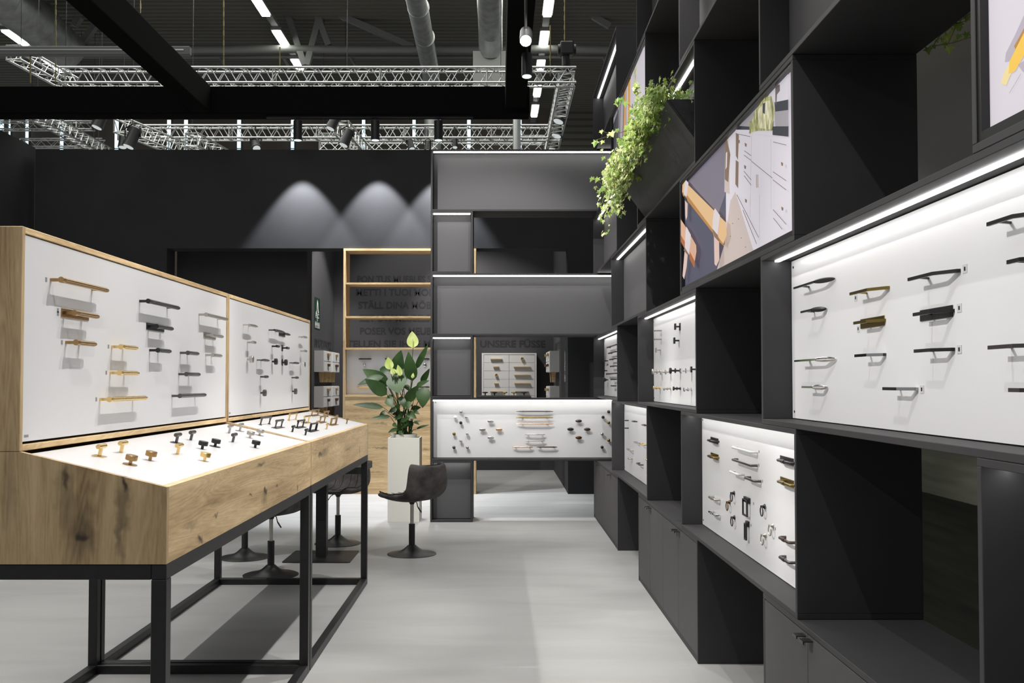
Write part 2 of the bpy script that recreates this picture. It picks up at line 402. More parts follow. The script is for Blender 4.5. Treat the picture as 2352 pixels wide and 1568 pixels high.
portal(0, PXL, PXC, 'dark box standing on the floor behind the grey stool', 'grey')
portal(1, PXL, PXR, 'wide white display box with ball knobs and oval knobs at the end of the aisle', 'white')
portal(2, PXL, PXC, 'narrow dark box right of the peace lily, above the white display', 'grey')
portal(3, PXL, PXR, 'wide empty dark grey box in the middle of the end shelf', 'grey')
portal(4, PXL, PXC, 'narrow lit dark box at the left end, second from the top', 'grey')
portal(5, PXL, PXR, 'topmost wide dark grey box of the end shelf with white light line', 'grey')

# ================================================================ oak display counters
XT, XB, XREAR = -.986, -1.425, -2.12
ZB, ZF, ZK, ZTOP = .963, 1.190, 1.296, 1.968
def K(px, py, X=None, Y=None): 
    p = atX(px, py, X) if X is not None else atY(px, py, Y); return tuple(p)
side_knots = [(K(187, 1232, Y=2.90), (.020, .05, .022), 1.0), (K(187, 1215, Y=2.90), (.06, .05, .12), .55), (K(283, 1108, Y=2.90), (.012, .05, .035), .95),
              (K(280, 1160, Y=2.90), (.03, .05, .16), .5), (K(150, 1100, Y=2.90), (.012, .05, .06), .75), (K(150, 1130, Y=2.90), (.04, .05, .15), .4),
              (K(272, 1240, Y=2.90), (.02, .05, .10), .45), (K(20, 1130, Y=2.90), (.03, .05, .2), .25)]
front_knots = [(K(460, 1237, X=XT), (.05, .035, .018), .9), (K(610, 1127, X=XT), (.05, .045, .022), .95), (K(607, 1145, X=XT), (.05, .07, .05), .45),
               (K(636, 1118, X=XT), (.05, .03, .014), .8), (K(600, 1068, X=XT), (.05, .10, .012), .7), (K(684, 1118, X=XT), (.05, .03, .02), .75),
               (K(575, 1135, X=XT), (.05, .03, .010), .8), (K(496, 1182, X=XT), (.05, .045, .012), .7), (K(735, 1045, X=XT), (.05, .09, .02), .85),
               (K(745, 1038, X=XT), (.05, .20, .035), .5), (K(800, 1030, X=XT), (.05, .2, .012), .5), (K(826, 1035, X=XT), (.05, .04, .05), .45), (K(440, 1205, X=XT), (.05, .12, .02), .3)]
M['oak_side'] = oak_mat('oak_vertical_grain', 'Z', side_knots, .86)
M['oak_front'] = oak_mat('oak_horizontal_grain', 'Y', front_knots, 1.08)  # tint raised: light from the aisle put into the front's colour
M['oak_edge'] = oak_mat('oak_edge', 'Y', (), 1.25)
M['oak_x'] = oak_mat('oak_cabinet', 'X', [((-1.75, 13.2, 1.22), (.25, .05, .02), .7), ((-1.1, 13.2, .98), (.10, .05, .02), .8), ((-1.6, 13.2, .62), (.3, .05, .015), .6),
                                          ((-.98, 13.2, .6), (.08, .05, .02), .8), ((-1.7, 13.2, .30), (.3, .05, .015), .5), ((-1.6, 13.2, .95), (.22, .05, .02), .5)], .95)
def tray_z(x): return ZF + (x-XT)*(ZK-.001-ZF)/(XB-XT)
TN = Vector((ZK-.008-ZF, 0, XT-XB)).normalized()
def counter(y0, y1, label, blabel):
    t = thing('oak_counter', label, 'counter', ((XT+XREAR)/2, (y0+y1)/2, 0), 'sloping oak counters')
    th = .019
    for a, b in ((y0, y0+th), (y1-th, y1)):
        MB().prism([(XT, a, ZB), (XT, a, ZF), (XB-.0, a, tray_z(XB)), (XREAR, a, tray_z(XB)), (XREAR, a, ZB)], (0, b-a, 0)).build('side_panel', M['oak_side'], t)
    MB().prism([(XT, y0+th, ZB), (XT, y0+th, ZF), (XT-th, y0+th, tray_z(XT-th)), (XT-th, y0+th, ZB)], (0, y1-y0-2*th, 0)).build('front_panel', M['oak_front'], t)
    box1('back_panel', M['oak_front'], (XREAR, XREAR+th, y0+th, y1-th, ZB, tray_z(XB)-.01), t)
    box1('bottom_panel', M['board'], (XREAR+th, XT-th, y0+th, y1-th, ZB, ZB+.018), t)
    xa, xb2 = XT-th-.002, XB+.004
    o = Vector((0, 0, -.010))
    zw = lambda x: ZF-.002 + (x-XT)*(ZK-.008-ZF)/(XB-XT)
    MB().prism([(xa, y0+th+.002, zw(xa)), (xb2, y0+th+.002, zw(xb2)), (xb2, y0+th+.002, zw(xb2)-.008), (xa, y0+th+.002, zw(xa)-.008)], (0, y1-y0-2*th-.004, 0)).build('white_tray', M['white'], t)
    # upright board, a box of its own standing on the counter
    u = thing('display_board', blabel, 'display board', ((XB+XREAR)/2, (y0+y1)/2, ZK), 'upright white boards in oak frames')
    xr = XREAR
    for a, b in ((y0, y0+th), (y1-th, y1)): bevel(box1('side_panel', M['oak_side'], (xr, XB, a, b, ZK, ZTOP), u))
    bevel(box1('top_panel', M['oak_edge'], (xr, XB, y0+th, y1-th, ZTOP-th, ZTOP), u)); bevel(box1('bottom_panel', M['oak_edge'], (xr, XB, y0+th, y1-th, ZK, ZK+th), u))
    box1('white_panel', M['white'], (XB-.014, XB-.004, y0+th+.0015, y1-th-.0015, ZK+th+.008, ZTOP-th-.004), u)
    box1('back_panel', M['oak_side'], (xr, xr+.01, y0+th, y1-th, ZK+th, ZTOP-th), u)
    box1('print_mark', M['sticker'], (XB-.004, XB-.0035, y0+.035, y0+.062, ZK+th+.020, ZK+th+.028), u)
    # steel frame under it
    s = t
    q = .045; zt = ZB-.001
    for x0 in (XT-q, XREAR):
        for ya in (y0+.002, y1-.002-q):
            bevel(box1('leg', M['black_steel'], (x0, x0+q, ya, ya+q, 0, zt-q), s), .002)
    for z0 in (0, zt-q):
        nm = 'bottom_rail' if z0 == 0 else 'top_rail'
        for x0 in (XT-q, XREAR):
            ya, yb = (y0+.002+q, y1-.002-q) if z0 == 0 else (y0+.002, y1-.002)
            bevel(box1(nm, M['black_steel'], (x0, x0+q, ya, yb, z0, z0+q), s), .002)
        for ya in (y0+.002, y1-.002-q):
            bevel(box1(nm, M['black_steel'], (XREAR+q, XT-q, ya, ya+q, z0, z0+q), s), .002)
counter(2.902, 5.112, 'nearest oak counter on black steel frame, knots on its side, sloping white tray', 'nearest upright oak-framed white board with long brass and black handles')
counter(5.124, 7.335, 'farther oak counter on black steel frame, bridge handles on its white tray', 'farther upright oak-framed white board with small dark handles and knobs')

# ================================================================ handles and knobs
def frame_mat(p, xdir, out):
    x = Vector(xdir).normalized(); y = -Vector(out).normalized(); z = x.cross(y)
    return Matrix(((x.x, y.x, z.x, p[0]), (x.y, y.y, z.y, p[1]), (x.z, y.z, z.z, p[2]), (0, 0, 0, 1)))
def pull(kind, m, Lh, p, matx, label, group, r=.006, plate=None, shade=None):
    """a handle in local axes: x along the bar, -y away from the board, z up"""
    t = thing({'ribbed': 'bar_handle', 'taper': 'bar_handle', 'flat': 'angular_handle', 'oval': 'angular_handle', 'round': 'd_handle', 'cord': 'd_handle', 'bridge': 'bow_handle', 'stand': 'bridge_handle'}.get(kind, 'handle'),
              label, 'handle', group=group, mat=matx)
    B = lambda mb, n, mm=m, sm=True: mb.build(n, M[mm], t, smooth=sm, local=True)
    if plate:
        a, b, hh = plate; bevel(B(MB().box(a, b, -.003, 0, -hh, hh), 'backplate', m, False), .0006)
    if kind == 'ribbed':
        for x in (.008, Lh-.045): B(MB().box(x-.005, x+.005, -p, 0, -.005, .005), 'post', m, False)
        B(MB().cyl((.02, -p, 0), (Lh-.012, -p, 0), r, n=20, flute=.14), 'grip')
        B(MB().cyl((0, -p, 0), (.02, -p, 0), r*1.12, n=14), 'end_cap'); B(MB().cyl((Lh-.012, -p, 0), (Lh, -p, 0), r*.75, n=14), 'end_cap')
    elif kind == 'taper':
        for x in (.008, Lh*.62): B(MB().cyl((x, -p, 0), (x, 0, 0), .004, n=10), 'post')
        pts = [(0, -p, 0), (Lh*.12, -p, 0), (Lh*.3, -p, 0), (Lh*.6, -p, 0), (Lh*.85, -p, 0), (Lh, -p, 0)]
        B(MB().tube(pts, [r*.8, r*.95, r*1.1, r*1.1, r*.8, r*.35], 12), 'grip')
    elif kind in ('flat', 'oval'):
        # thin bar that bends back to the board at the near end; the far end runs free past its post
        h = .0045
        if kind == 'flat':
            poly = [(0, -p, -h), (Lh*.66, -p, -h), (Lh-.014, 0, -h), (Lh, 0, -h), (Lh-.002, -.010, -h), (Lh*.69, -p-.006, -h), (0, -p-.006, -h)]
            B(MB().prism(poly, (0, 0, 2*h)), 'grip', m, False)
        else:
            B(MB().prism([(0, -p, -h*.8), (Lh*.70, -p, -h*.8), (Lh*.72, -p-.006, -h*.8), (0, -p-.006, -h*.8)], (0, 0, 1.6*h)), 'grip', m, False)
            al = math.atan2(p*.9, Lh*.30); hl = math.hypot(p*.9, Lh*.30)*.58
            pr = [(math.sin(a_), -math.cos(a_)) for a_ in [math.pi*i/12 for i in range(1, 12)]]
            o_ = B(MB().lathe([(.001, -1)]+pr+[(.001, 1)], n=20, ax='X'), 'end_pad')
            o_.matrix_basis = Matrix.Translation((Lh*.85, -p*.52-.004, 0)) @ Matrix.Rotation(al, 4, 'Z') @ Matrix.Diagonal((hl, .005, .0095, 1))
        B(MB().prism([(Lh*.12, 0, -h*.6), (Lh*.22, -p, -h*.6), (Lh*.27, -p, -h*.6), (Lh*.17, 0, -h*.6)], (0, 0, h*1.2)), 'post', m, False)
    elif kind in ('round', 'cord'):
        k = .014
        pts = [(0, 0, 0), (0, -p+k, 0), (k*.3, -p+k*.3, 0), (k, -p, 0), (Lh-k, -p, 0), (Lh-k*.3, -p+k*.3, 0), (Lh, -p+k, 0), (Lh, 0, 0)]
        B(MB().tube(pts, r, 12), 'grip')
        if kind == 'cord': B(MB().cyl((Lh*.42, -p, 0), (Lh*.58, -p, 0), r*1.35, n=14), 'sleeve')
    elif kind == 'bridge':       # slim turned bow handle on two feet
        pts = [(-Lh/2, -p*.7, -.001), (-Lh*.40, -p*.9, 0), (-Lh*.33, -p, 0), (Lh*.33, -p, 0), (Lh*.40, -p*.9, 0), (Lh/2, -p*.7, -.001)]
        B(MB().tube(pts, [r*.5, r*.95, r, r, r*.95, r*.5], 12), 'grip')
        for s in (-1, 1):
            B(MB().tube([(s*Lh*.36, -p*.95, 0), (s*Lh*.33, 0, 0)], [r*.7, r*.8], 8), 'post')
            B(MB().cyl((s*Lh*.31, -p, 0), (s*Lh*.33, -p, 0), r*1.35, n=12), 'collar')
    elif kind == 'stand':        # two turned legs carrying a grip, standing on a tray
        for x in (0, Lh):
            B(MB().tube([(x, 0, 0), (x, -.004, 0), (x, -.006, 0), (x, -p*.5, 0), (x, -p*.85, 0), (x, -p, 0)], [.009, .009, .0045, .0040, .006, .0065], 10), 'post')
        B(MB().cyl((-.012, -p, 0), (Lh+.012, -p, 0), .0065, n=16, flute=.1), 'grip')
    elif kind == 'frame':
        for x in (0, Lh): B(MB().box(x-.004, x+.004, -p, 0, -.006, .006), 'post', m, False)
        B(MB().box(-.004, Lh+.004, -p-.007, -p, -.006, .006), 'grip', m, False)
    return t
def knob(kind, m, matx, label, group, s=1.0, plate=None, m2=None):
    nm = {'T': 't_knob', 'disc': 'disc_knob', 'ball': 'ball_knob', 'oval': 'oval_knob', 'mush': 'mushroom_knob', 'ring': 'ring_pull', 'drop': 'drop_pull', 'square': 'square_knob', 'dbl': 'double_knob', 'cone': 'cone_knob'}[kind]
    t = thing(nm, label, 'knob' if kind not in ('ring', 'drop') else 'pull', group=group, mat=matx)
    B = lambda mb, n, mm=m, sm=True: mb.build(n, M[mm], t, smooth=sm, local=True)
    if plate == 'sq': B(MB().box(-.02*s, .02*s, -.0025, 0, -.02*s, .02*s), 'backplate', m, False)
    if plate == 'rd': B(MB().lathe([(.024*s, 0), (.024*s, .0025)], n=24, ax='-Y'), 'backplate')
    if kind == 'T':
        p = .036*s; B(MB().box(-.005*s, .005*s, -p, 0, -.005*s, .005*s), 'post', m, False)
        B(MB().cyl((-.030*s, -p, 0), (.030*s, -p, 0), .0085*s, n=20, flute=.1), 'grip', m2 or m)
    elif kind == 'disc':
        B(MB().lathe([(.006*s, 0), (.006*s, .018*s)], n=14, ax='-Y'), 'post')
        B(MB().lathe([(.0185*s, .016*s), (.020*s, .018*s), (.020*s, .032*s), (.0185*s, .034*s)], n=32, ax='-Y'), 'head', m2 or m)
    elif kind == 'ball':
        B(MB().lathe([(.0045*s, 0), (.0045*s, .010*s)], n=12, ax='-Y'), 'post')
        pr = [(.0175*s*math.sin(a), .010*s+.0165*s*(1-math.cos(a))) for a in [math.pi*i/10 for i in range(1, 10)]]
        B(MB().lathe([(.001, .010*s)]+pr+[(.0006, .043*s)], n=24, ax='-Y'), 'head')
    elif kind == 'oval':
        B(MB().lathe([(.006*s, 0), (.005*s, .02*s)], n=12, ax='-Y'), 'post')
        pr = [(.018*s*math.sin(a), .014*s+.011*s*(1-math.cos(a))) for a in [math.pi*i/10 for i in range(1, 10)]]
        o = B(MB().lathe([(.001, .014*s)]+pr+[(.0006, .036*s)], n=28, ax='-Y'), 'head'); o.matrix_basis = Matrix.Diagonal((1.9, 1, .95, 1))
    elif kind == 'mush':
        B(MB().lathe([(.011*s, 0), (.010*s, .002*s), (.0055*s, .006*s), (.0055*s, .018*s), (.010*s, .022*s)], n=18, ax='-Y'), 'post')
        B(MB().lathe([(.012*s, .022*s), (.031*s, .028*s), (.032*s, .031*s), (.024*s, .036*s), (.003*s, .038*s)], n=28, ax='-Y'), 'head', m2 or m)
    elif kind == 'ring':
        B(MB().lathe([(.011*s, 0), (.012*s, .003*s), (.007*s, .008*s), (.005*s, .016*s), (.006*s, .020*s), (.001, .022*s)], n=18, ax='-Y'), 'rose')
        R = .021*s; c = Vector((0, -.016*s, -R))
        pts = [c+Vector((R*math.sin(a), 0, R*math.cos(a))) for a in [2*math.pi*i/22 for i in range(22)]]
        B(MB().tube(pts, .0028*s, 8, closed=True), 'ring')
    elif kind == 'drop':
        wd, ht = s
        B(MB().box(-wd/2-.004, wd/2+.004, -.010, 0, -.012, .014), 'backplate', m, False)
        k = .004; a = MB()
        for x in (-wd/2, wd/2-2*k): a.box(x, x+2*k, -.018, -.011, -ht, .004)
        a.box(-wd/2+2*k, wd/2-2*k, -.018, -.011, -ht, -ht+2*k); a.box(-wd/2+2*k, wd/2-2*k, -.018, -.011, 0, .004); B(a, 'bail', m, False)
    elif kind == 'square':
        B(MB().box(-.005, .005, -.028, 0, -.005, .005), 'post', m, False); B(MB().box(-.015*s, .015*s, -.036, -.028, -.017*s, .017*s), 'head', m2 or m, False)
    elif kind == 'dbl':
        B(MB().lathe([(.006, 0), (.006, .06*s)], n=12, ax='-Y'), 'post')
        B(MB().lathe([(.012*s, .0), (.012*s, .006)], n=20, ax='-Y'), 'rose')
        B(MB().lathe([(.014*s, .028*s), (.014*s, .034*s)], n=20, ax='-Y'), 'disc'); B(MB().lathe([(.015*s, .052*s), (.017*s, .056*s), (.017*s, .062*s), (.015*s, .064*s)], n=20, ax='-Y'), 'head', m2 or m)
    elif kind == 'cone':
        B(MB().lathe([(.006, 0), (.006, .012), (.026, .045), (.026, .055), (.02, .057)], n=24, ax='-Y'), 'head')
    return t
OUTL, OUTR = (1, 0, 0), (-1, 0, 0)
def left_mat(px, py): return frame_mat(atX(px, py, XB-.004), (0, 1, 0), OUTL)
def pullL(kind, m, f, e, p, label, group, plate=None, r=.006):
    a = atX(f[0], f[1], XB-.004); b = atX(e, f[1], XB-.004+p)
    return pull(kind, m, abs(b.y-a.y), p, frame_mat(a, (0, 1, 0), OUTL), label, group, r, plate)
G1, G2 = 'handles on the nearest upright board', 'small handles on the farther upright board'
PL = .036
D1 = [
 ('brass', (114, 642), 247, None, 'long antique brass ribbed bar handle, highest at the left of the near board'),
 ('brass', (145, 718), 225, 1, 'antique brass ribbed handle on a brown backplate, below the long brass one'),
 ('brass', (149, 786), 219, None, 'medium antique brass handle without plate, third down in the left column'),
 ('gold', (255, 796), 314, None, 'shortest polished brass handle of the near board, top of the gold column'),
 ('gold', (251, 856), 317, None, 'polished brass handle in the middle of the gold column'),
 ('gold', (227.5, 917), 336, None, 'long polished brass handle at the bottom of the near board'),
 ('black', (319, 691), 411, None, 'long black ribbed handle at the top middle of the near board'),
 ('black', (339, 749), 396, 1, 'black ribbed handle on a black backplate'),
 ('black', (342, 804), 391, None, 'medium black ribbed handle under the black plated one'),
 ('graphite', (412.5, 810), 455, None, 'shortest graphite handle, top of the graphite column'),
 ('graphite', (409, 859), 458, None, 'graphite handle in the middle of the graphite column'),
 ('graphite', (393.6, 909), 471.5, None, 'long graphite handle at the bottom right of the near board'),
 ('steel', (455.5, 722), 521.5, None, 'long pale steel handle by the right edge of the near board'),
 ('steel', (469, 769), 511, 1, 'pale steel handle on a dark backplate'),
 ('steel', (471, 815), 508, None, 'short pale steel handle, lowest in the right column'),
]
for m, f, e, pl, lab in D1:
    t = pullL('ribbed', m, f, e, PL, lab, G1, plate=(-.016, {'brass': .195, 'black': .19, 'steel': .185}[m], .0145) if pl else None, r=.0088)
D2 = [
 ('pull', 'steel', (557.6, 745.5), 592, None, 'pale steel tapered handle, top left of the farther board'),
 ('pull', 'black', (616.5, 757.5), 654, None, 'black tapered handle, top middle of the farther board'),
 ('pull', 'black', (641, 766), 667, 1, 'black tapered handle on a backplate, overlapping the one to its left'),
 ('pull', 'steel', (685, 773), 706, None, 'steel tapered handle by the far top corner of the board'),
 ('pull', 'graphite', (589, 826.5), 619, None, 'graphite tapered handle under the pale steel one'),
 ('pull', 'graphite', (664, 833), 687, None, 'graphite tapered handle in the right half of the farther board'),
 ('T', 'steel', (568.3, 786), None, None, 'steel T knob in the left column of the farther board'),
 ('T', 'black', (624.5, 795), None, None, 'black T knob without plate'),
 ('T', 'black', (648, 799), None, 'sq', 'black T knob on a square plate'),
 ('T', 'steel', (690, 806), None, None, 'steel T knob by the far edge of the board'),
 ('disc', 'steel', (568, 825), None, None, 'cream steel round knob at the left of the farther board'),
 ('disc', 'black', (624.6, 830), None, None, 'black round knob without plate'),
 ('disc', 'black', (648, 832), None, 'rd', 'black round knob on a round plate'),
 ('disc', 'chrome', (690, 837), None, None, 'chrome round knob by the far edge of the board'),
 ('T', 'graphite', (598, 865), None, None, 'graphite T knob, lower left of the farther board'),
 ('T', 'graphite', (670, 867), None, None, 'graphite T knob, lower right of the farther board'),
 ('disc', 'graphite', (598.3, 902), None, None, 'ribbed graphite round knob, lowest at the left'),
 ('disc', 'graphite', (670.7, 898.5), None, None, 'ribbed graphite round knob, lowest at the right'),
]
for k, m, f, e, pl, lab in D2:
    if k == 'pull': pullL('taper', m, f, e, PL, lab, G2, plate=(-.01, .17, .014) if pl else None, r=.0075)
    else: knob(k, m, left_mat(*f), lab, G2, 1.0, plate=pl, m2=None)
# things standing on the sloping trays
def on_tray(px, py):
    r = ray(px, py); P0 = Vector((XT, 0, ZF-.002)); d = TN.dot(P0-EYE)/TN.dot(r); return EYE+r*d
def tray_mat(px, py, ang=0):
    x = Vector((0, math.cos(ang), 0)) + Vector((-TN.z, 0, TN.x))*math.sin(ang)
    return frame_mat(on_tray(px, py), x, TN)
G3, G4 = 'knobs standing on the nearest sloping tray', 'handles standing on the farther sloping tray'
D3 = [
 ('T', 'gold', (228, 1048), 'sq', 'brass T knob on a square plate, first at the left of the near tray'),
 ('T', 'gold', (277.7, 1039), None, 'brass T knob without plate, second from the left'),
 ('disc', 'brass', (298.5, 1067), 'rd', 'brown brass round knob on a round plate, nearest the corner'),
 ('disc', 'brass', (344, 1057), None, 'brown brass round knob without plate'),
 ('T', 'graphite', (404.5, 1017), 'sq', 'graphite T knob on a square plate'),
 ('T', 'graphite', (438, 1010.5), None, 'graphite T knob without plate next to the plated one'),
 ('T', 'gold', (407.5, 1043), None, 'shiny yellow brass T knob in the middle of the near tray'),
 ('disc', 'gold', (469, 1058.5), None, 'shiny yellow brass round ribbed knob'),
 ('disc', 'black', (464, 1031), None, 'black round knob without plate on the near tray'),
 ('disc', 'black', (493.5, 1025.5), 'rd', 'black round knob on a round plate on the near tray'),
 ('T', 'steel', (526, 994.5), None, 'pale steel T knob without plate on the near tray'),
 ('T', 'steel', (550.5, 990), 'sq', 'pale steel T knob on a square plate on the near tray'),
 ('T', 'graphite', (534.5, 1015), None, 'dark chrome T knob, rightmost of the dark T knobs'),
 ('disc', 'steel', (573.5, 1005.5), None, 'pale steel round knob without plate on the near tray'),
 ('disc', 'steel', (595.5, 1000), 'rd', 'pale steel round knob on a round plate on the near tray'),
 ('disc', 'black', (585.5, 1028), None, 'small dark round knob, rightmost on the near tray'),
]
for k, m, f, pl, lab in D3: knob(k, m, tray_mat(*f), lab, G3, .95, plate=pl)
D4 = [
 ('stand', 'graphite', (598, 976), (618, 974), None, 'wide graphite bridge handle, first at the left of the far tray'),
 ('stand', 'graphite', (632, 983), (645.5, 981), 1, 'graphite bridge handle on a plate, second from the left'),
 ('stand', 'gold', (663, 966), (679, 963.5), None, 'yellow brass bridge handle at the back of the far tray'),
 ('stand', 'gold', (697, 971.5), (707.5, 970), 1, 'yellow brass bridge handle on a plate, half hidden'),
 ('stand', 'brass', (715.4, 955), (729.4, 953), 1, 'antique brass bridge handle on a plate, farthest back'),
 ('stand', 'brass', (743, 958), (752, 957), None, 'small antique brass bridge handle near the far edge'),
 ('stand', 'brass', (734, 971), (744.4, 969), 1, 'antique brass bridge handle on a plate in the middle'),
 ('stand', 'black', (682, 982.5), (695, 980.5), 1, 'black bridge handle on a plate on the far tray'),
 ('frame', 'black', (711, 991), (725, 988), 1, 'black square bridge handle on a plate'),
 ('frame', 'brass', (759, 976.5), (770.6, 974.5), 1, 'antique brass square bridge handle'),
 ('Tk', 'black', (671.4, 991.5), None, None, 'small black T knob left of the black square handle'),
 ('Tk', 'black', (701.3, 999), None, None, 'small black T knob nearest the front of the far tray'),
 ('Tk', 'gold', (727.5, 979.5), None, None, 'small yellow brass T knob behind the square handle'),
 ('Tk', 'gold', (750, 985), None, None, 'small yellow brass T knob right of the black square handle'),
 ('Tk', 'brass', (772, 964), None, None, 'small antique brass T knob behind the brass square handle'),
 ('Tk', 'brass', (796, 973), None, None, 'small antique brass T knob at the far right corner'),
]
for k, m, f, e, pl, lab in D4:
    if k == 'Tk': knob('T', m, tray_mat(f[0], f[1]), lab, G4, .85)
    else:
        a, b = on_tray(*f), on_tray(*e); L = (b-a).length
        x = (b-a).normalized(); x = (x - TN*x.dot(TN)).normalized()
        pull(k, m, L, .042, frame_mat(a, x, TN), lab, G4, plate=(-.03, L+.03, .016) if pl else None)
# right wall boards
def pullR(kind, m, far_px, near, p, label, group, plate=None, r=.006):
    a = atX(far_px, near[1], XP-p); b = atX(near[0], near[1], XP)
    L = abs(a.y-b.y)
    o = Vector((XP, a.y, b.z))
    return pull(kind, m, L, p, frame_mat(o, (0, -1, 0), OUTR), label, group, r, plate)
def right_mat(px, py): return frame_mat(atX(px, py, XP), (0, -1, 0), OUTR)
GB = 'angular handles on the large right-hand board'
DB = [
 ('oval', 'black', 1825.5, (1919, 640), None, 'long black handle with an oval end, top left of the large board'),
 ('oval', 'black', 1842, (1900, 709), None, 'short black handle with an oval end'),
 ('oval', 'chrome', 1827.5, (1921, 824), None, 'long chrome handle with a shiny oval end'),
 ('oval', 'chrome', 1844.5, (1902.5, 889), None, 'short chrome handle with an oval end, bottom left'),
 ('flat', 'olive', 1955, (2044, 660), None, 'aged brass angular handle without plate in the second column'),
 ('flat', 'olive', 1964, (2035, 735), 1, 'aged brass angular handle on a brass backplate'),
 ('flat', 'chrome', 1966.5, (2036, 814), None, 'short chrome angular handle in the second column'),
 ('flat', 'chrome', 2031, (2110, 893), None, 'chrome angular handle at the bottom middle of the large board'),
 ('flat', 'black', 2089, (2207, 621), None, 'large black angular handle at the top of the third column'),
 ('flat', 'black', 2101, (2193, 713), 1, 'black angular handle on a black backplate'),
 ('flat', 'black', 2103.5, (2194, 802), None, 'black angular handle without plate, third in its column'),
 ('flat', 'black', 2271, (2400, 487), None, 'black handle cut off by the photo edge, highest of them'),
 ('flat', 'black', 2317.5, (2402, 592), None, 'black handle at the photo edge, second from the top'),
 ('flat', 'graphite', 2274, (2400, 792), None, 'grey handle at the photo edge, third from the top'),
 ('flat', 'graphite', 2321.5, (2400, 896), None, 'grey handle at the photo edge, lowest of them'),
]
for k, m, fx, n, pl, lab in DB: pullR(k, m, fx, n, .038, lab, GB, plate=(-.05, .145, .0155) if pl else None)
GM = 'pulls on the board with the ring pulls'
DM = [
 ('cord', 'black', 1625, (1652, 1014), 1, 'black D handle on a plate, top left of the ring pull board'),
 ('cord', 'olive', 1625.5, (1652, 1051), 1, 'aged brass D handle on a plate, second down at the left'),
 ('round', 'white_h', 1681, (1740, 1038.5), None, 'long white D handle'),
 ('round', 'graphite', 1681.5, (1740, 1069), None, 'long dark D handle below the long white one'),
 ('round', 'white_h', 1675.5, (1710, 1090), None, 'short white D handle'),
 ('round', 'graphite', 1710, (1748, 1105), None, 'short dark D handle beside the short white one'),
 ('cord', 'black', 1784.5, (1832, 1064), 1, 'black D handle on a plate at the right edge of the ring pull board'),
 ('cord', 'olive', 1785, (1832, 1115), 1, 'aged brass D handle on a plate at the right edge'),
 ('cord', 'steel', 1627.5, (1654.5, 1148), None, 'cream steel T handle, upper of the two at the lower left'),
 ('cord', 'chrome', 1628, (1655, 1182.5), None, 'chrome T handle, lower of the two at the lower left'),
 ('cord', 'brownm', 1788.7, (1829, 1246), None, 'brown D handle at the lower right edge'),
 ('cord', 'graphite', 1789, (1829, 1292), None, 'grey D handle, lowest at the right edge'),
]
for k, m, fx, n, pl, lab in DM: pullR(k, m, fx, n, .030, lab, GM, plate=(-.05, .135, .0155) if pl else None, r=.006)
RG = [(1684, 1132, 'black', 'black ring pull, upper left'), (1674, 1153, 'bronze', 'bronze ring pull left of the black square pull'), (1685, 1188, 'black', 'black ring pull, lowest of the left three'),
      (1754.5, 1163, 'black', 'black ring pull right of the square pull'), (1773.5, 1207, 'steel', 'larger nickel ring pull near the right edge'), (1755.5, 1229, 'steel', 'nickel ring pull, lowest of the rings')]
for px, py, m, lab in RG: knob('ring', m, right_mat(px+3, py), lab, GM, 1.0)
knob('drop', 'black', right_mat(1718, 1148), 'wide black square drop pull', GM, (.085, .075))
knob('drop', 'black', right_mat(1719, 1203), 'narrow black square drop pull', GM, (.035, .075))
# near cabinet side board with T knobs (row 2, middle)
GK = 'knobs on the board below the kitchen picture'
pullR('flat', 'steel', 1502, (1520, 759), .045, 'nickel edge pull, highest at the left of the T knob board', GK)
pullR('flat', 'steel', 1502, (1520, 779), .045, 'nickel edge pull below the highest one', GK)
knob('square', 'steel', right_mat(1517, 804), 'nickel square knob at the left of the T knob board', GK)
knob('square', 'black', right_mat(1562, 750), 'black square knob on a square plate', GK, 1.2, plate='sq')
knob('square', 'black', right_mat(1560, 782), 'black square knob without plate', GK, 1.2)
for px, py, m, lab in [(1520.5, 853, 'steel', 'first steel double-disc knob of the upper row'), (1541, 854, 'steel', 'second steel double-disc knob of the upper row'), (1563.5, 851, 'black', 'black double-disc knob of the upper row'), (1589.5, 851, 'chrome', 'chrome double-disc knob of the upper row')]:
    knob('dbl', m, right_mat(px, py), lab, GK, 1.15)
for px, py, m, lab in [(1516, 890.5, 'gold', 'brass knob of the lower row'), (1541, 892, 'steel', 'steel double-disc knob of the lower row'), (1563.5, 892, 'black', 'black double-disc knob of the lower row'), (1589.5, 894, 'chrome', 'chrome double-disc knob of the lower row')]:
    knob('dbl', m, right_mat(px, py), lab, GK, .8)
knob('square', 'black', right_mat(1600, 848), 'black knob cut by the edge of the next box', GK)
GF = 'bar handles on the farthest board'
for i, (fx, n, m, lab) in enumerate([(1394.7, (1424, 791), 'black', 'longest black bar handle, top of the farthest board'), (1398.2, (1423, 807), 'black', 'second black bar handle from the top of the farthest board'),
      (1400.6, (1422, 823), 'black', 'third black bar handle from the top of the farthest board'), (1402.4, (1420, 840), 'black', 'fourth black bar handle from the top of the farthest board'),
      (1386.5, (1398, 828), 'black', 'short black bar handle at the left of the farthest board'), (1387, (1395, 851), 'black', 'smallest black pull at the left of the farthest board'),
      (1393, (1424, 857), 'black', 'wide black handle in the middle of the farthest board'), (1404, (1418, 871), 'black', 'black pull below the wide one on the farthest board'),
      (1404.3, (1417, 886), 'black', 'lowest black pull on the farthest board')]):
    pullR('ribbed', m, fx, n, .036, lab, GF, r=.007)
knob('cone', 'black', right_mat(1397, 872), 'black cone-shaped knob on the farthest board', GF)
GN = 'small pulls on the narrow far board'
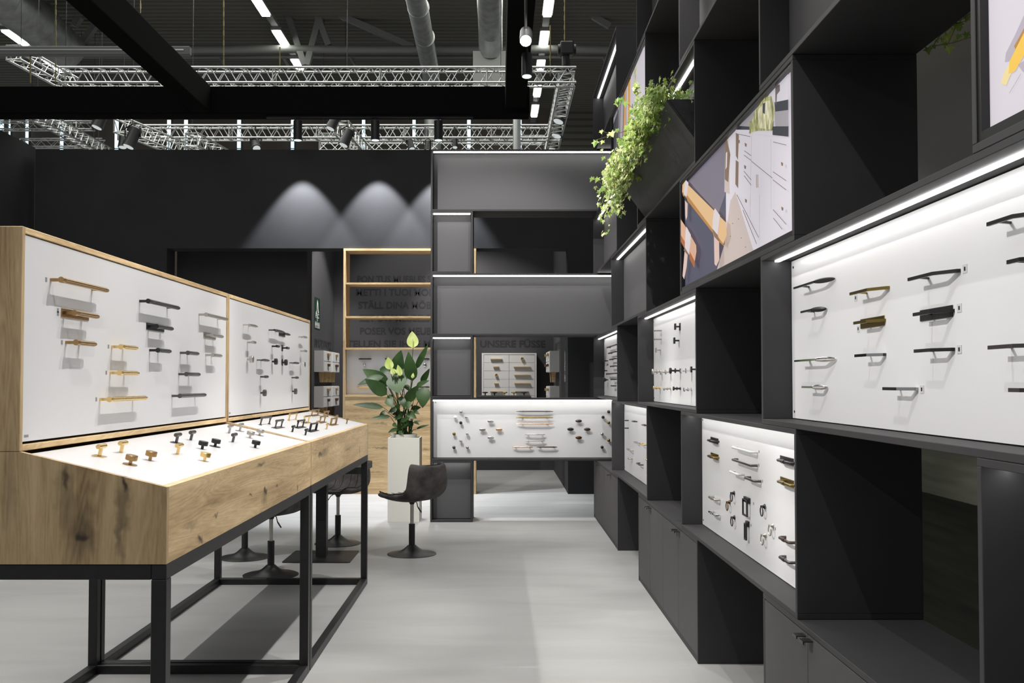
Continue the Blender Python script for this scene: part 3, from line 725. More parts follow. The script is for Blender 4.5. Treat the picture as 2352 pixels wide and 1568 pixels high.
for fx, n, m, lab in [(1434.5, (1444, 965.5), 'black', 'black pull with white plate at the top left of the narrow board'), (1450.7, (1464, 968), 'black', 'thin black pull at the top middle of the narrow board'),
      (1473.5, (1490, 977), 'brownm', 'dark pull at the top right of the narrow board'), (1435, (1444, 983), 'black', 'short black pull at the left edge of the narrow board'),
      (1455.6, (1471, 1017), 'steel', 'nickel pull in the middle of the narrow board'), (1469, (1486, 1022), 'gold', 'brass pull beside the nickel one on the narrow board'),
      (1439, (1455.5, 1034.5), 'steel', 'nickel pull at the lower left of the narrow board'), (1441.6, (1453, 1053.5), 'steel', 'pale pull below the nickel one on the narrow board'),
      (1461.4, (1478, 1067.5), 'black', 'black pull, lowest on the narrow board'), (1483, (1491, 1054), 'gold', 'small brass pull at the right edge of the narrow board')]:
    pullR('round', m, fx, n, .034, lab, GN, r=.005)
# end shelf board
YW = YP+.118
def endm(px, py): return frame_mat(atY(px, py, YW), (1, 0, 0), (0, -1, 0))
GE = 'knobs on the white board of the end shelf'
q = lambda cx_, cy_: (960+cx_/4.612, 880+cy_/4.612)
for x, y, m, lab in [(457, 300, 'steel', 'steel ball knob, top of the left diamond'), (396, 360, 'white_h', 'white ball knob in the left diamond'), (513, 358, 'chrome', 'chrome ball knob at the right of the left diamond'),
      (455, 417, 'black', 'black ball knob of the left diamond'), (384, 535, 'olive', 'aged brass ball knob at the left'), (523, 535, 'chrome', 'chrome ball knob level with the aged brass one'),
      (455, 610, 'chrome', 'chrome ball knob in the centre of the lower left group'), (383, 678, 'graphite', 'dark nickel ball knob, lowest at the left'), (524, 677, 'steel', 'pale steel ball knob, lowest of the left group'),
      (2018, 300, 'brownm', 'dark brown ball knob at the top right corner'), (1958, 358, 'black', 'black ball knob near the top right corner'), (2018, 416, 'olive', 'aged brass ball knob by the right edge'),
      (1948, 535, 'steel', 'nickel ball knob by the right edge'), (2018, 603, 'olive', 'lower aged brass ball knob by the right edge'), (1948, 675, 'black', 'black ball knob, lowest by the right edge')]:
    knob('ball', m, endm(*q(x, y)), lab, GE, 1.0)
for x, y, m, lab in [(770, 402, 'chrome', 'chrome oval knob, top of the left four ovals'), (684, 488, 'steel', 'satin steel oval knob left of the copper one'), (859, 488, 'copper', 'shiny copper oval knob of the left four'), (771, 575, 'chrome', 'mirror chrome oval knob, lowest of the left four'),
      (1700, 397, 'graphite', 'dark grey oval knob, top of the right four ovals'), (1614, 485, 'black', 'black oval knob of the right four'), (1791, 486, 'brownm', 'grey brown oval knob of the right four'), (1701, 574, 'bronze', 'brown oval knob, lowest of the right four')]:
    knob('oval', m, endm(*q(x, y)), lab, GE, 1.05)
for x0, x1, y, m, lab in [(1042, 1432, 297, 'graphite', 'long iron-grey bow handle, highest in the centre'), (1042, 1432, 363, 'olive', 'long nickel and brass bow handle, second from the top'), (1042, 1432, 429, 'copper', 'long copper bow handle'),
      (1128, 1347, 542, 'chrome', 'short chrome bow handle'), (1128, 1347, 608, 'steel', 'short steel bow handle'), (1000, 1217, 675, 'copper', 'short copper bow handle at the bottom'), (1258, 1475, 675, 'bronze', 'short bronze bow handle at the bottom')]:
    a = atY(*q(x0, y), YW-.03); b = atY(*q(x1, y), YW-.03)
    pull('bridge', m, b.x-a.x, .032, frame_mat(((a.x+b.x)/2, YW, a.z), (1, 0, 0), (0, -1, 0)), lab, 'bow handles on the end shelf', r=.0065)
# tray with five mushroom knobs on the end shelf
tx0, tx1 = atY(1095.5, 912, YP+.05).x, atY(1220, 912, YP+.05).x; tz = zrow(2)
t = thing('black_tray', 'flat black tray with rounded rim standing on the white end box', 'tray', ((tx0+tx1)/2, YP+.15, tz))
bevel(box1('base', M['rubber'], (tx0, tx1, YP+.02, YP+.27, tz, tz+.016), t), .004, 2)
bevel(box1('rim', M['rubber'], (tx0+.01, tx1-.01, YP+.03, YP+.26, tz+.016, tz+.026), t), .003, 2)
for px, m, lab in [(1114.4, 'bronze', 'copper brown mushroom knob, leftmost on the black tray'), (1136, 'black', 'black mushroom knob, second on the black tray'), (1159, 'gold', 'deep gold mushroom knob in the middle of the tray'),
                   (1180.5, 'gold', 'pale gold mushroom knob, fourth on the tray'), (1203.3, 'black', 'black mushroom knob, rightmost on the tray')]:
    x = atY(px, 905, YP+.14).x
    knob('mush', m, frame_mat((x, YP+.14, tz+.026), (1, 0, 0), (0, 0, 1)), lab, 'mushroom knobs on the black tray', 1.05)
# little number stickers printed beside some pulls
def sticker(px, py, side, parent):
    if side == 'L':
        p = atX(px, py, XB-.004); box1('number_sticker', M['sticker'], (XB-.004, XB-.0032, p.y-.006, p.y+.006, p.z-.008, p.z+.006), parent)
    else:
        p = atX(px, py, XP); box1('number_sticker', M['sticker_w'], (XP-.0012, XP, p.y-.012, p.y+.012, p.z-.012, p.z+.010), parent)
        box1('sticker_print', M['text'], (XP-.0018, XP-.0012, p.y-.004, p.y+.004, p.z-.006, p.z+.004), parent)
BRD = [o for o in COL.objects if o.name.startswith('display_board')][0]
for px, py in [(106, 641), (133, 712), (133, 719), (142, 785), (249, 795), (244, 855), (221, 916)]: sticker(px, py, 'L', BRD)
BIG = mods[(2, EVEN[2][0])]
for px, py in [(2217, 616), (2204, 706), (2204, 801), (2118, 893), (1966, 683), (1972, 754)]: sticker(px, py, 'R', BIG)
MID = mods[(1, ODD[1][0])]
for px, py in [(1743.5, 1037), (1743, 1068), (1751.5, 1105), (1731, 1156), (1725, 1206), (1760, 1166), (1781, 1214), (1761, 1232)]:
    p = atX(px, py, XP); box1('number_sticker', M['sticker'], (XP-.0012, XP, p.y-.006, p.y+.006, p.z-.006, p.z+.006), MID)

# ================================================================ pictures in the wall boxes (backlit prints)
def pm(name, c, e=.85): 
    return mat(name, tuple(v*.45 for v in c), .6, emit=c, estr=e*.8)
XPIC = 1.082
def picture(y0, y1, row, label, base, shapes):
    z0, z1 = zrow(row)+T, zrow(row+1)-T
    t = thing('picture_panel', label, 'picture', (XPIC, (y0+y1)/2, z0), 'backlit pictures in the display wall')
    y0 += T; y1 -= T; f = .022
    for nm, d in (('frame_bar', (XF+.004, XPIC+.01, y0, y1, z0, z0+f)), ('frame_bar', (XF+.004, XPIC+.01, y0, y1, z1-f*.6, z1)), ('frame_bar', (XF+.004, XPIC+.01, y0, y0+f*.7, z0+f, z1-f*.6)), ('frame_bar', (XF+.004, XPIC+.01, y1-f*.7, y1, z0+f, z1-f*.6))):
        box1(nm, M['rubber'], d, t)
    pr = MB().box(XPIC, XPIC+.006, y0+f*.7, y1-f*.7, z0+f, z1-f*.6).build('print', base, t)
    ya, yb, za, zb = y0+f*.7+.001, y1-f*.7-.001, z0+f+.001, z1-f*.6-.001
    def clip(poly):
        def cut(P, ins, inter):
            out = []
            for i in range(len(P)):
                a, b = P[i-1], P[i]
                if ins(b):
                    if not ins(a): out.append(inter(a, b))
                    out.append(b)
                elif ins(a): out.append(inter(a, b))
            return out
        for ax, v, sg in ((0, ya, 1), (0, yb, -1), (1, za, 1), (1, zb, -1)):
            if not poly: return poly
            poly = cut(poly, lambda p: sg*(p[ax]-v) >= 0, lambda a, b: tuple(a[k]+(b[k]-a[k])*((v-a[ax])/(b[ax]-a[ax])) for k in (0, 1)))
        return poly
    for n, (mt, pts) in enumerate(shapes):
        P2 = []
        for px, py in pts: p = atX(px, py, XPIC); P2.append((p.y, p.z))
        P2 = clip(P2)
        if len(P2) < 3: continue
        x = XPIC-.0004*(n+1)
        MB().poly([(x, a, b) for a, b in P2]).build('printed_shape', mt, pr, recalc=False)
    return t
c = lambda n, r, g, b, e=.85: pm(n, (r, g, b), e)
navy = c('print_navy', .070, .072, .115); navy2 = c('print_slate', .17, .155, .20); wht = c('print_white', .64, .60, .66); flr = c('print_floor', .52, .44, .41)
oakl = c('print_oak', .66, .43, .22); oakd = c('print_oak_dark', .42, .20, .05); oakr = c('print_red_oak', .60, .36, .24); rdk = c('print_rust', .36, .11, .03); lth = c('print_leather', .62, .56, .58); lpk = c('print_pink', .62, .45, .40)
lin = c('print_line', .17, .14, .14, .6); grn = c('print_green', .30, .29, .10); grn2 = c('print_green_light', .62, .60, .36)
def foliage_print(m, a, b_):
    nt = m.node_tree; bs = nt.nodes['Principled BSDF']; tc = nt.nodes.new('ShaderNodeTexCoord'); mp = nt.nodes.new('ShaderNodeMapping'); mp.inputs['Scale'].default_value = (1, 1, .35)
    nz = nt.nodes.new('ShaderNodeTexNoise'); nz.inputs['Scale'].default_value = 60; nz.inputs['Detail'].default_value = 3; cr = nt.nodes.new('ShaderNodeValToRGB')
    cr.color_ramp.elements[0].position = .38; cr.color_ramp.elements[1].position = .62; cr.color_ramp.elements[0].color = (*a, 1); cr.color_ramp.elements[1].color = (*b_, 1)
    nt.links.new(tc.outputs['Object'], mp.inputs[0]); nt.links.new(mp.outputs[0], nz.inputs['Vector']); nt.links.new(nz.outputs['Fac'], cr.inputs[0]); nt.links.new(cr.outputs[0], bs.inputs['Emission Color'])
foliage_print(grn, (.10, .12, .04), (.62, .60, .28)); foliage_print(grn2, (.28, .28, .10), (.80, .76, .58)); dkc = c('print_dark', .025, .028, .04); brn = c('print_brown', .20, .13, .09); gry = c('print_grey', .33, .31, .34)
def quad(x0, y0, x1, y1, wd=1.2):
    d = Vector((x1-x0, y1-y0)).normalized(); n = Vector((-d.y, d.x))*wd/2
    return [(x0+n.x, y0+n.y), (x1+n.x, y1+n.y), (x1-n.x, y1-n.y), (x0-n.x, y0-n.y)]
u = lambda x, y: (1540+x/3.1375, 160+y/3.1375)
def U(*p): return [u(*a) for a in p]
S = [
 (navy, U((70, 850), (70, 1600), (400, 1420), (400, 500))),
 (navy2, U((130, 800), (400, 470), (395, 900), (345, 1040))),
 (flr, U((395, 520), (470, 430), (650, 1300), (330, 1460), (390, 1260), (440, 900), (390, 880))),
 (wht, U((470, 440), (900, 400), (870, 1240), (600, 1300), (470, 880))),
 (wht, U((420, 490), (470, 440), (470, 880), (440, 940), (430, 900))),
 (brn, U((475, 455), (497, 470), (490, 650), (475, 620))), (brn, U((475, 650), (495, 665), (492, 855), (472, 825))),
 (brn, U((398, 520), (412, 505), (436, 610), (420, 810), (396, 790))), (wht, U((405, 600), (415, 590), (412, 700), (402, 720))),
 (dkc, U((500, 405), (620, 350), (750, 370), (745, 470), (480, 432))), (gry, U((500, 405), (620, 290), (620, 345), (575, 410))),
 (wht, U((480, 432), (745, 435), (745, 475), (470, 445))),
 (dkc, U((745, 410), (860, 400), (860, 482), (745, 470))),
 (gry, U((760, 300), (860, 290), (860, 408), (765, 408))), (dkc, U((760, 235), (860, 215), (860, 290), (765, 302))), (wht, U((720, 180), (860, 30), (860, 215), (760, 235))),
 (lin, U((768, 120), (800, 105), (802, 150), (780, 180), (776, 250), (768, 250))),
 (grn, U((620, 300), (690, 200), (740, 190), (765, 290), (745, 440), (640, 440), (575, 460))),
 (grn2, U((640, 300), (690, 230), (735, 220), (750, 330), (730, 430), (650, 420))),
 (grn, U((580, 380), (620, 345), (625, 420), (585, 465))), (dkc, U((680, 245), (697, 235), (695, 320), (680, 310))), (grn, U((700, 330), (712, 325), (716, 425), (704, 425))),
]
for a in [((600, 660), (750, 780)), ((545, 615), (600, 655)), ((548, 583), (598, 620)), ((545, 730), (600, 795)), ((548, 762), (600, 832)), ((760, 520), (856, 543)), ((760, 735), (856, 800)), ((760, 793), (856, 866)),
          ((762, 1007), (858, 1115)), ((765, 1068), (830, 1150)), ((490, 460), (598, 482)), ((500, 900), (660, 1210)), ((545, 1010), (645, 1255)), ((750, 500), (752, 1000)), ((668, 900), (668, 1230)), ((610, 480), (600, 1060))]:
    thin = .5 if a[0][0] in (750, 668, 610) else 1.3
    S.append((lin if thin > 1 else gry, quad(*u(*a[0]), *u(*a[1]), thin)))
for x, y in [(567, 540), (563, 700), (570, 943), (835, 678), (838, 1000), (520, 515)]: S.append((brn, U((x-7, y-14), (x+9, y-6), (x+7, y+16), (x-4, y+12))))
for x in (650, 661): S.append((brn, quad(*u(x, 755), *u(x+1, 850), 1.2)))
for x, y in [(520, 1075), (478, 1108), (542, 1212), (462, 1200), (575, 1278)]: S.append((brn, U((x-3, y-4), (x+4, y-3), (x+3, y+4), (x-3, y+3))))
S += [
 (oakd, U((140, 915), (160, 925), (335, 1170), (340, 1200), (420, 1275), (415, 1260), (380, 1150), (140, 880))),
 (oakl, U((112, 830), (135, 800), (150, 825), (432, 1100), (438, 1190), (415, 1255), (330, 1150), (140, 915), (118, 910), (110, 880))),
 (oakd, U((110, 880), (118, 910), (140, 925), (150, 945), (335, 1175), (335, 1150), (145, 900))),
 (lth, U((132, 812), (140, 795), (158, 815), (152, 860), (145, 915), (122, 900))),
 (dkc, U((124, 905), (148, 930), (152, 960), (140, 975), (130, 930))), (lpk, U((133, 940), (153, 965), (150, 1060), (140, 1085), (135, 1050))),
 (lth, U((348, 1010), (355, 998), (392, 1050), (374, 1190), (336, 1145), (338, 1090))), (brn, U((336, 1145), (374, 1190), (385, 1230), (380, 1255), (350, 1200))),
 (lpk, U((348, 1200), (386, 1240), (388, 1370), (365, 1415), (352, 1400))),
 (oakr, U((95, 1130), (105, 1078), (145, 1140), (218, 1265), (220, 1310), (205, 1395), (165, 1330), (95, 1190))), (rdk, U((93, 1170), (135, 1240), (133, 1290), (92, 1215))), (rdk, U((172, 1310), (210, 1385), (205, 1428), (168, 1360))),
 (lth, U((143, 1155), (148, 1130), (180, 1190), (178, 1240), (165, 1330), (135, 1280))), (brn, U((135, 1280), (162, 1330), (155, 1340), (128, 1300))), (lpk, U((135, 1310), (158, 1335), (150, 1420), (132, 1510), (120, 1485))),
]
picture(*ODD[1], 3, 'large picture of wooden bar handles beside a white kitchen', wht, S)
lav = c('print_lavender', .62, .58, .63); yel = c('print_yellow', .80, .50, .07); yel2 = c('print_pale_yellow', .75, .62, .30); sk = c('print_sketch', .42, .38, .44)
v = lambda x, y: (2080+x/4.9, y/4.9)
V = lambda *p: [v(*a) for a in p]
S3 = [(sk, V((1120, 700), (1130, 600), (1240, 380), (1500, -200), (1500, 0), (1240, 560), (1190, 690))), (oakd, V((1225, 520), (1330, 330), (1500, 0), (1500, 130), (1240, 555))), (sk, V((1270, 730), (1400, 640), (1400, 860), (1320, 800))),
      (yel2, V((1080, 940), (1110, 830), (1220, 640), (1290, 640), (1180, 860), (1140, 960))), (yel, V((1180, 690), (1240, 570), (1500, 60), (1500, 340), (1240, 800), (1170, 830))), (lin, quad(*v(1310, 830), *v(1180, 1050), .6))]
picture(*ODD[2], 3, 'pale lavender picture with a yellow stroke, top right', lav, S3)
org = c('print_orange', .70, .36, .08); S5 = [(gry, [(1404, 100), (1430, 100), (1430, 500), (1404, 500)]), (dkc, [(1404, 300), (1421, 250), (1421, 500), (1404, 500)]),
  (sk, [(1425, 150), (1440, 120), (1440, 500), (1425, 500)])]
for x in (1433, 1443): S5.append((org, [(x, 190), (x+5, 180), (x+4, 480), (x-1, 480)]))
for x in (1414, 1420, 1428, 1448): S5.append((lin, quad(x+8, 160, x, 420, 1.5)))
S5.append((wht, [(1450, 130), (1480, 60), (1480, 230), (1450, 240)])); S5.append((grn2, [(1458, 160), (1464, 150), (1462, 200), (1456, 210)]))
picture(*ODD[0], 5, 'picture of orange strips and pale kitchen behind the ivy', wht, S5)

# ================================================================ planting
def leaf_mesh(mb, base, tip, width, normal, bend=.15, seg=6, fold=.12, head=1.0, shape='lance'):
    base = Vector(base); tip = Vector(tip); d = tip-base; L = d.length; x = d.normalized()
    n = Vector(normal); n = (n-x*n.dot(x)).normalized(); sd = x.cross(n)
    rows = []
    for i in range(seg+1):
        s = i/seg
        wv = math.sin(math.pi*min(1, s**.8))**.75 if 0 < s < 1 else .02
        if shape == 'lance': wv *= (1-.35*s)*1.2
        p = base + d*s + n*(bend*L*math.sin(math.pi*s))
        rows.append((p, wv*width/2))
    vs = []
    for p, wd in rows: vs += [p+sd*wd+n*(fold*wd), p, p-sd*wd+n*(fold*wd)]
    fs = []
    for i in range(seg):
        a = i*3; fs += [(a, a+1, a+4, a+3), (a+1, a+2, a+5, a+4)]
    mb.add(vs, fs)
pw = thing('planter', 'tall white square planter pillar beside the end shelf', 'planter', (-1.033, 10.71, 0))
px0, px1, py0, py1, pz = -1.204, -.862, 10.54, 10.88, .905
tk = .012
for d in ((px0, px1, py0, py0+tk, 0, pz), (px0, px1, py1-tk, py1, 0, pz), (px0, px0+tk, py0+tk, py1-tk, 0, pz), (px1-tk, px1, py0+tk, py1-tk, 0, pz)): bevel(box1('side_panel', M['planter_white'], d, pw))
MB().lathe([(.125, pz-.3), (.138, pz-.01), (.142, pz+.035), (.134, pz+.035), (.128, pz-.0)], (-1.045, 10.71, 0), 32).build('inner_pot', M['planter_white'], pw, smooth=True)
MB().lathe([(.127, pz-.02), (.127, pz+.0)], (-1.045, 10.71, 0), 24).build('soil', M['soil'], pw)
lily = thing('peace_lily', 'dark green peace lily with pale spathes in the white planter', 'plant', (-1.045, 10.71, pz))
rr = random.Random(3)
def W(x, y, Y): return atY(780+x/3.265, 740+y/3.265, Y)
LV = [ # base, tip, width px, depth, normal tilt
 ((420, 400), (462, 208), 100, 10.86, .3), ((548, 440), (516, 220), 88, 10.66, .1), ((572, 350), (668, 158), 42, 10.72, .9), ((400, 392), (440, 528), 0, 10.6, 0),
 ((362, 478), (172, 352), 105, 10.70, .3), ((355, 542), (188, 425), 88, 10.60, .2), ((330, 405), (136, 470), 55, 10.64, .6), ((634, 486), (622, 642), 98, 10.62, .1),
 ((612, 452), (676, 345), 42, 10.78, .6), ((500, 592), (592, 470), 70, 10.64, .3), ((575, 478), (674, 436), 36, 10.66, .5), ((330, 640), (98, 618), 44, 10.58, .5),
 ((382, 706), (238, 722), 30, 10.58, .5), ((352, 575), (402, 640), 55, 10.60, .2), ((575, 800), (676, 768), 18, 10.66, .6), ((508, 680), (578, 722), 52, 10.62, .3),
 ((455, 560), (490, 645), 48, 10.62, .3), ((432, 798), (362, 828), 28, 10.60, .4), ((395, 545), (352, 610), 44, 10.64, .4), ((520, 590), (505, 660), 42, 10.60, .4),
 ((545, 665), (602, 690), 34, 10.70, .4), ((485, 470), (530, 520), 40, 10.75, .4), ((340, 660), (290, 730), 26, 10.66, .6), ((470, 350), (490, 470), 55, 10.80, .4), ((300, 350), (400, 380), 50, 10.84, .3),
 ((480, 790), (520, 760), 28, 10.66, .5), ((440, 820), (480, 838), 24, 10.60, .3)]
px2m = 10.7/2240/3.265
for i in range(16):
    a_ = (rr.uniform(390, 560), rr.uniform(560, 790)); d_ = rr.choice((-1, 1))*rr.uniform(25, 75)
    LV.append((a_, (a_[0]+d_, a_[1]+rr.uniform(-45, 50)), rr.uniform(22, 40), rr.uniform(10.6, 10.82), rr.uniform(.1, .6)))
for i, (b, t_, wd, Y, tl) in enumerate(LV):
    if wd == 0:   # the broad leaf hanging towards the camera
        B_ = W(348, 445, 10.62); T_ = W(492, 470, 10.58); mb = MB()
        leaf_mesh(mb, W(418, 392, 10.66), W(440, 530, 10.52), 150*px2m, (0, -1, .2), -.03, 8, .05)
    else:
        mb = MB(); n = Vector((rr.uniform(-.3, .3)+tl*.6, -1, tl)).normalized()
        leaf_mesh(mb, W(*b, Y), W(*t_, Y-.05), wd*px2m*1.1, n, rr.uniform(.02, .10), 8, .22)
    mb.build('leaf', M['leaf'], lily, smooth=True, recalc=False)
    # its stalk
    base = Vector((-1.045+rr.uniform(-.09, .09), 10.71+rr.uniform(-.05, .05), pz)); e = W(*(b if wd else (418, 392)), Y)
    mid = base.lerp(e, .55) + Vector(((e.x-base.x)*-.12, 0, .03))
    MB().tube([base, base.lerp(mid, .5)+Vector((0, 0, .02)), mid, e], [.005, .0045, .004, .003], 6).build('stalk', M['stem'], lily, smooth=True)
for b, t_, wd, Y in [((550, 192), (543, 66), 78, 10.66), ((378, 355), (362, 260), 58, 10.60), ((458, 402), (436, 318), 42, 10.60), ((408, 392), (388, 338), 36, 10.58), ((425, 385), (400, 345), 26, 10.58), ((548, 420), (552, 378), 22, 10.6)]:
    mb = MB(); leaf_mesh(mb, W(*b, Y), W(*t_, Y), wd*px2m*1.1, (rr.uniform(-.3, .3), -1, .15), -.05, 8, .3); mb.build('spathe', M['spathe'], lily, smooth=True, recalc=False)
    a = W(b[0], b[1]-4, Y-.012); c2 = W((b[0]+t_[0])/2, (b[1]*.45+t_[1]*.55), Y-.022); MB().tube([a, c2], [.006, .005], 8).build('spadix', M['spathe'], lily, smooth=True)
    base = Vector((-1.045+rr.uniform(-.06, .06), 10.71, pz)); e = W(*b, Y); MB().tube([base, base.lerp(e, .6)+Vector((.01, 0, 0)), e], [.005, .004, .0035], 6).build('stalk', M['stem'], lily, smooth=True)

# ivy trough: slanted front board leaning out over the aisle
tY0, tY1 = EVEN[1][0]+T+.02, EVEN[1][1]-T-.01
tr = thing('ivy_trough', 'black stained slanted plywood trough holding the ivy', 'planter', (1.05, 6.35, zrow(4)+T))
zt0 = zrow(4)+T
prof = [(1.170, zt0+.001), (1.158, zt0+.001), (.911, 3.040), (.921, 3.050)]
MB().prism([(x, tY0, z) for x, z in prof], (0, tY1-tY0, 0)).build('front_board', M['wedge'], tr)
for ya in (tY0, tY1-.012):
    MB().prism([(1.170, ya, zt0+.002), (.925, ya, 3.048), (1.170, ya, 3.048)], (0, .012, 0)).build('end_board', M['wedge'], tr)
MB().prism([(1.12, tY0+.013, 2.84), (.975, tY0+.013, 3.0), (1.168, tY0+.013, 3.0)], (0, tY1-tY0-.026, 0)).build('soil', M['soil'], tr)
def ivy_leaf(mb, p, nrm, up, s):
    n = Vector(nrm).normalized(); u_ = Vector(up); u_ = (u_-n*u_.dot(n)).normalized(); r_ = u_.cross(n)
    sh = [(0, -.15), (.35, -.45), (.30, -.10), (.62, .05), (.30, .22), (0, .85), (-.30, .22), (-.62, .05), (-.30, -.10), (-.35, -.45)]
    p = Vector(p); vs = [p+n*s*.06] + [p+u_*(-y*s)+r_*(x*s)-n*(s*.12*abs(x)) for x, y in sh]
    mb.add(vs, [(0, i, i % 10+1) for i in range(1, 11)])
ivy = thing('ivy_plant', 'bright green ivy spilling from the black trough high on the wall', 'plant', (.98, 6.3, 3.0))
ri = random.Random(11)
stems = MB(); bulk = [MB(), MB()]; singles = []
def hang(y, drop, out, along, n=9, wig=.03):
    """a vine that starts in the trough, goes over its edge and hangs down"""
    st = Vector((.97+ri.uniform(-.02, .12), y, 3.0)); rise = ri.uniform(.03, .13)
    pts = [st, Vector((.93, y+ri.uniform(-.03, .03), 3.05+rise))]
    x = .905-out*.4; yy = y
    for i in range(n):
        k = (i+1)/n; yy += along/n
        pts.append(Vector((x-out*math.sin(k*2.2)*.6+ri.uniform(-wig, wig)*.5, yy+ri.uniform(-wig, wig), 3.07+rise*.6-drop*k)))
    return pts
NV = 170
for i in range(NV):
    f = ri.random(); y = tY0+.03+f*(tY1-tY0-.10)
    far = (y-tY0)/(tY1-tY0)
    drop = ri.uniform(.02, .09) + far**1.1*ri.uniform(.03, .36) + (0.10 if ri.random() < .15 else 0)
    pts = hang(y, drop, ri.uniform(.0, .12), ri.uniform(-.06, .14)*far, max(3, int(drop/.045)))
    stems.tube(pts, .0018, 4)
    for j in range(1, len(pts)):
        for rep in range(4 if j > 1 else 5):
            p = pts[j].lerp(pts[j-1], ri.random()) + Vector((ri.uniform(-.045, .03), ri.uniform(-.05, .05), ri.uniform(-.03, .03)))
            s = ri.uniform(.017, .036)
            nr = Vector((-1+ri.uniform(-.6, .6), -.7+ri.uniform(-.9, .9), ri.uniform(-.2, .9)))
            upv = Vector((ri.uniform(-.5, .2), ri.uniform(-.6, .6), 1))
            k = 1 if (far > .45 and ri.random() < .5) or ri.random() < .12 else 0
            if s > .033 and len(singles) < 110: mb = MB(); ivy_leaf(mb, p, nr, upv, s*1.1); singles.append((mb, k))
            else: ivy_leaf(bulk[k], p, nr, upv, s)
for i in range(420):      # dense growth along the near half of the trough
    y = tY0+.02+ri.random()**1.3*(tY1-tY0)*.75
    p = Vector((ri.uniform(.86, 1.08), y, 3.03+ri.uniform(-.02, .13)))
    ivy_leaf(bulk[1 if ri.random() < .15 else 0], p, (-1+ri.uniform(-.5, .6), -.8+ri.uniform(-.8, .6), ri.uniform(-.2, .9)), (ri.uniform(-.5, .3), ri.uniform(-.6, .6), 1), ri.uniform(.016, .032))
# long free shoots reaching out to the left
for (a, b, c_) in [((1500, 290), (1440, 300), (1366, 322)), ((1480, 330), (1430, 320), (1382, 300)), ((1470, 260), (1430, 230), (1418, 232)), ((1450, 400), (1410, 395), (1380, 345)), ((1440, 420), (1400, 440), (1362, 405)), ((1440, 380), (1476, 400), (1468, 412)), ((1430, 440), (1410, 470), (1425, 500)), ((1490, 250), (1460, 215), (1462, 190)), ((1440, 430), (1395, 445), (1366, 428))]:
    A = atX(*a, .90); A = Vector(A); Bv = atX(*b, .84); Cv = atX(*c_, .80)
    Bv = Vector((.84, A.y*.97+.1, Bv.z)); 
    P = [A, atY(*b, A.y), atY(*c_, A.y-.05)]
    stems.tube(P, .002, 4)
    for j in range(9):
        k = j/8; p = P[0].lerp(P[1], k*2) if k < .5 else P[1].lerp(P[2], k*2-1)
        p = p+Vector((ri.uniform(-.015, .015), ri.uniform(-.03, .03), ri.uniform(-.025, .015)))
        mb = MB(); ivy_leaf(mb, p, (-.6+ri.uniform(-.3, .3), -1, .4), (ri.uniform(-.5, .5), 0, 1), ri.uniform(.026, .046)); singles.append((mb, 0 if ri.random() < .8 else 1))
stems.build('vine_stems', M['ivy_stem'], ivy, kind='stuff')
bulk[0].build('foliage', M['ivy'], ivy, kind='stuff', recalc=False); bulk[1].build('pale_foliage', M['ivy_light'], ivy, kind='stuff', recalc=False, label='pale yellow green small leaves')
for mb, k in singles: mb.build('leaf', M['ivy_light' if k else 'ivy'], ivy, recalc=False)
# second ivy hanging behind the wall, top right
iv2 = thing('ivy_plant', 'dark ivy sprig hanging behind the shelf near the top right corner', 'plant', (1.53, 3.2, 2.67))
yb = 3.1; st2 = MB()
for (a, b) in [((2228, 30), (2195, 50)), ((2230, 85), (2150, 105)), ((2195, 50), (2160, 80)), ((2228, 45), (2185, 55)), ((2160, 80), (2130, 118)), ((2195, 60), (2170, 110))]:
    st2.tube([atX(*a, 1.54), atX((a[0]+b[0])/2, (a[1]+b[1])/2+3, 1.54), atX(*b, 1.54)], .0022, 5)
st2.build('vine_stems', M['ivy_stem'], iv2, kind='stuff')
for x, y, s in [(2132, 112, .03), (2145, 105, .018), (2178, 80, .034), (2165, 88, .02), (2200, 55, .034), (2180, 110, .03), (2170, 98, .022), (2202, 82, .022), (2220, 78, .024), (2192, 92, .014), (2222, 36, .03), (2190, 65, .018), (2205, 62, .02), (2152, 92, .016)]:
    mb = MB(); ivy_leaf(mb, atX(x, y, 1.545), (-.5, -1, .1), (ri.uniform(-.4, .4), 0, 1), s); mb.build('leaf', M['ivy'], iv2, recalc=False)

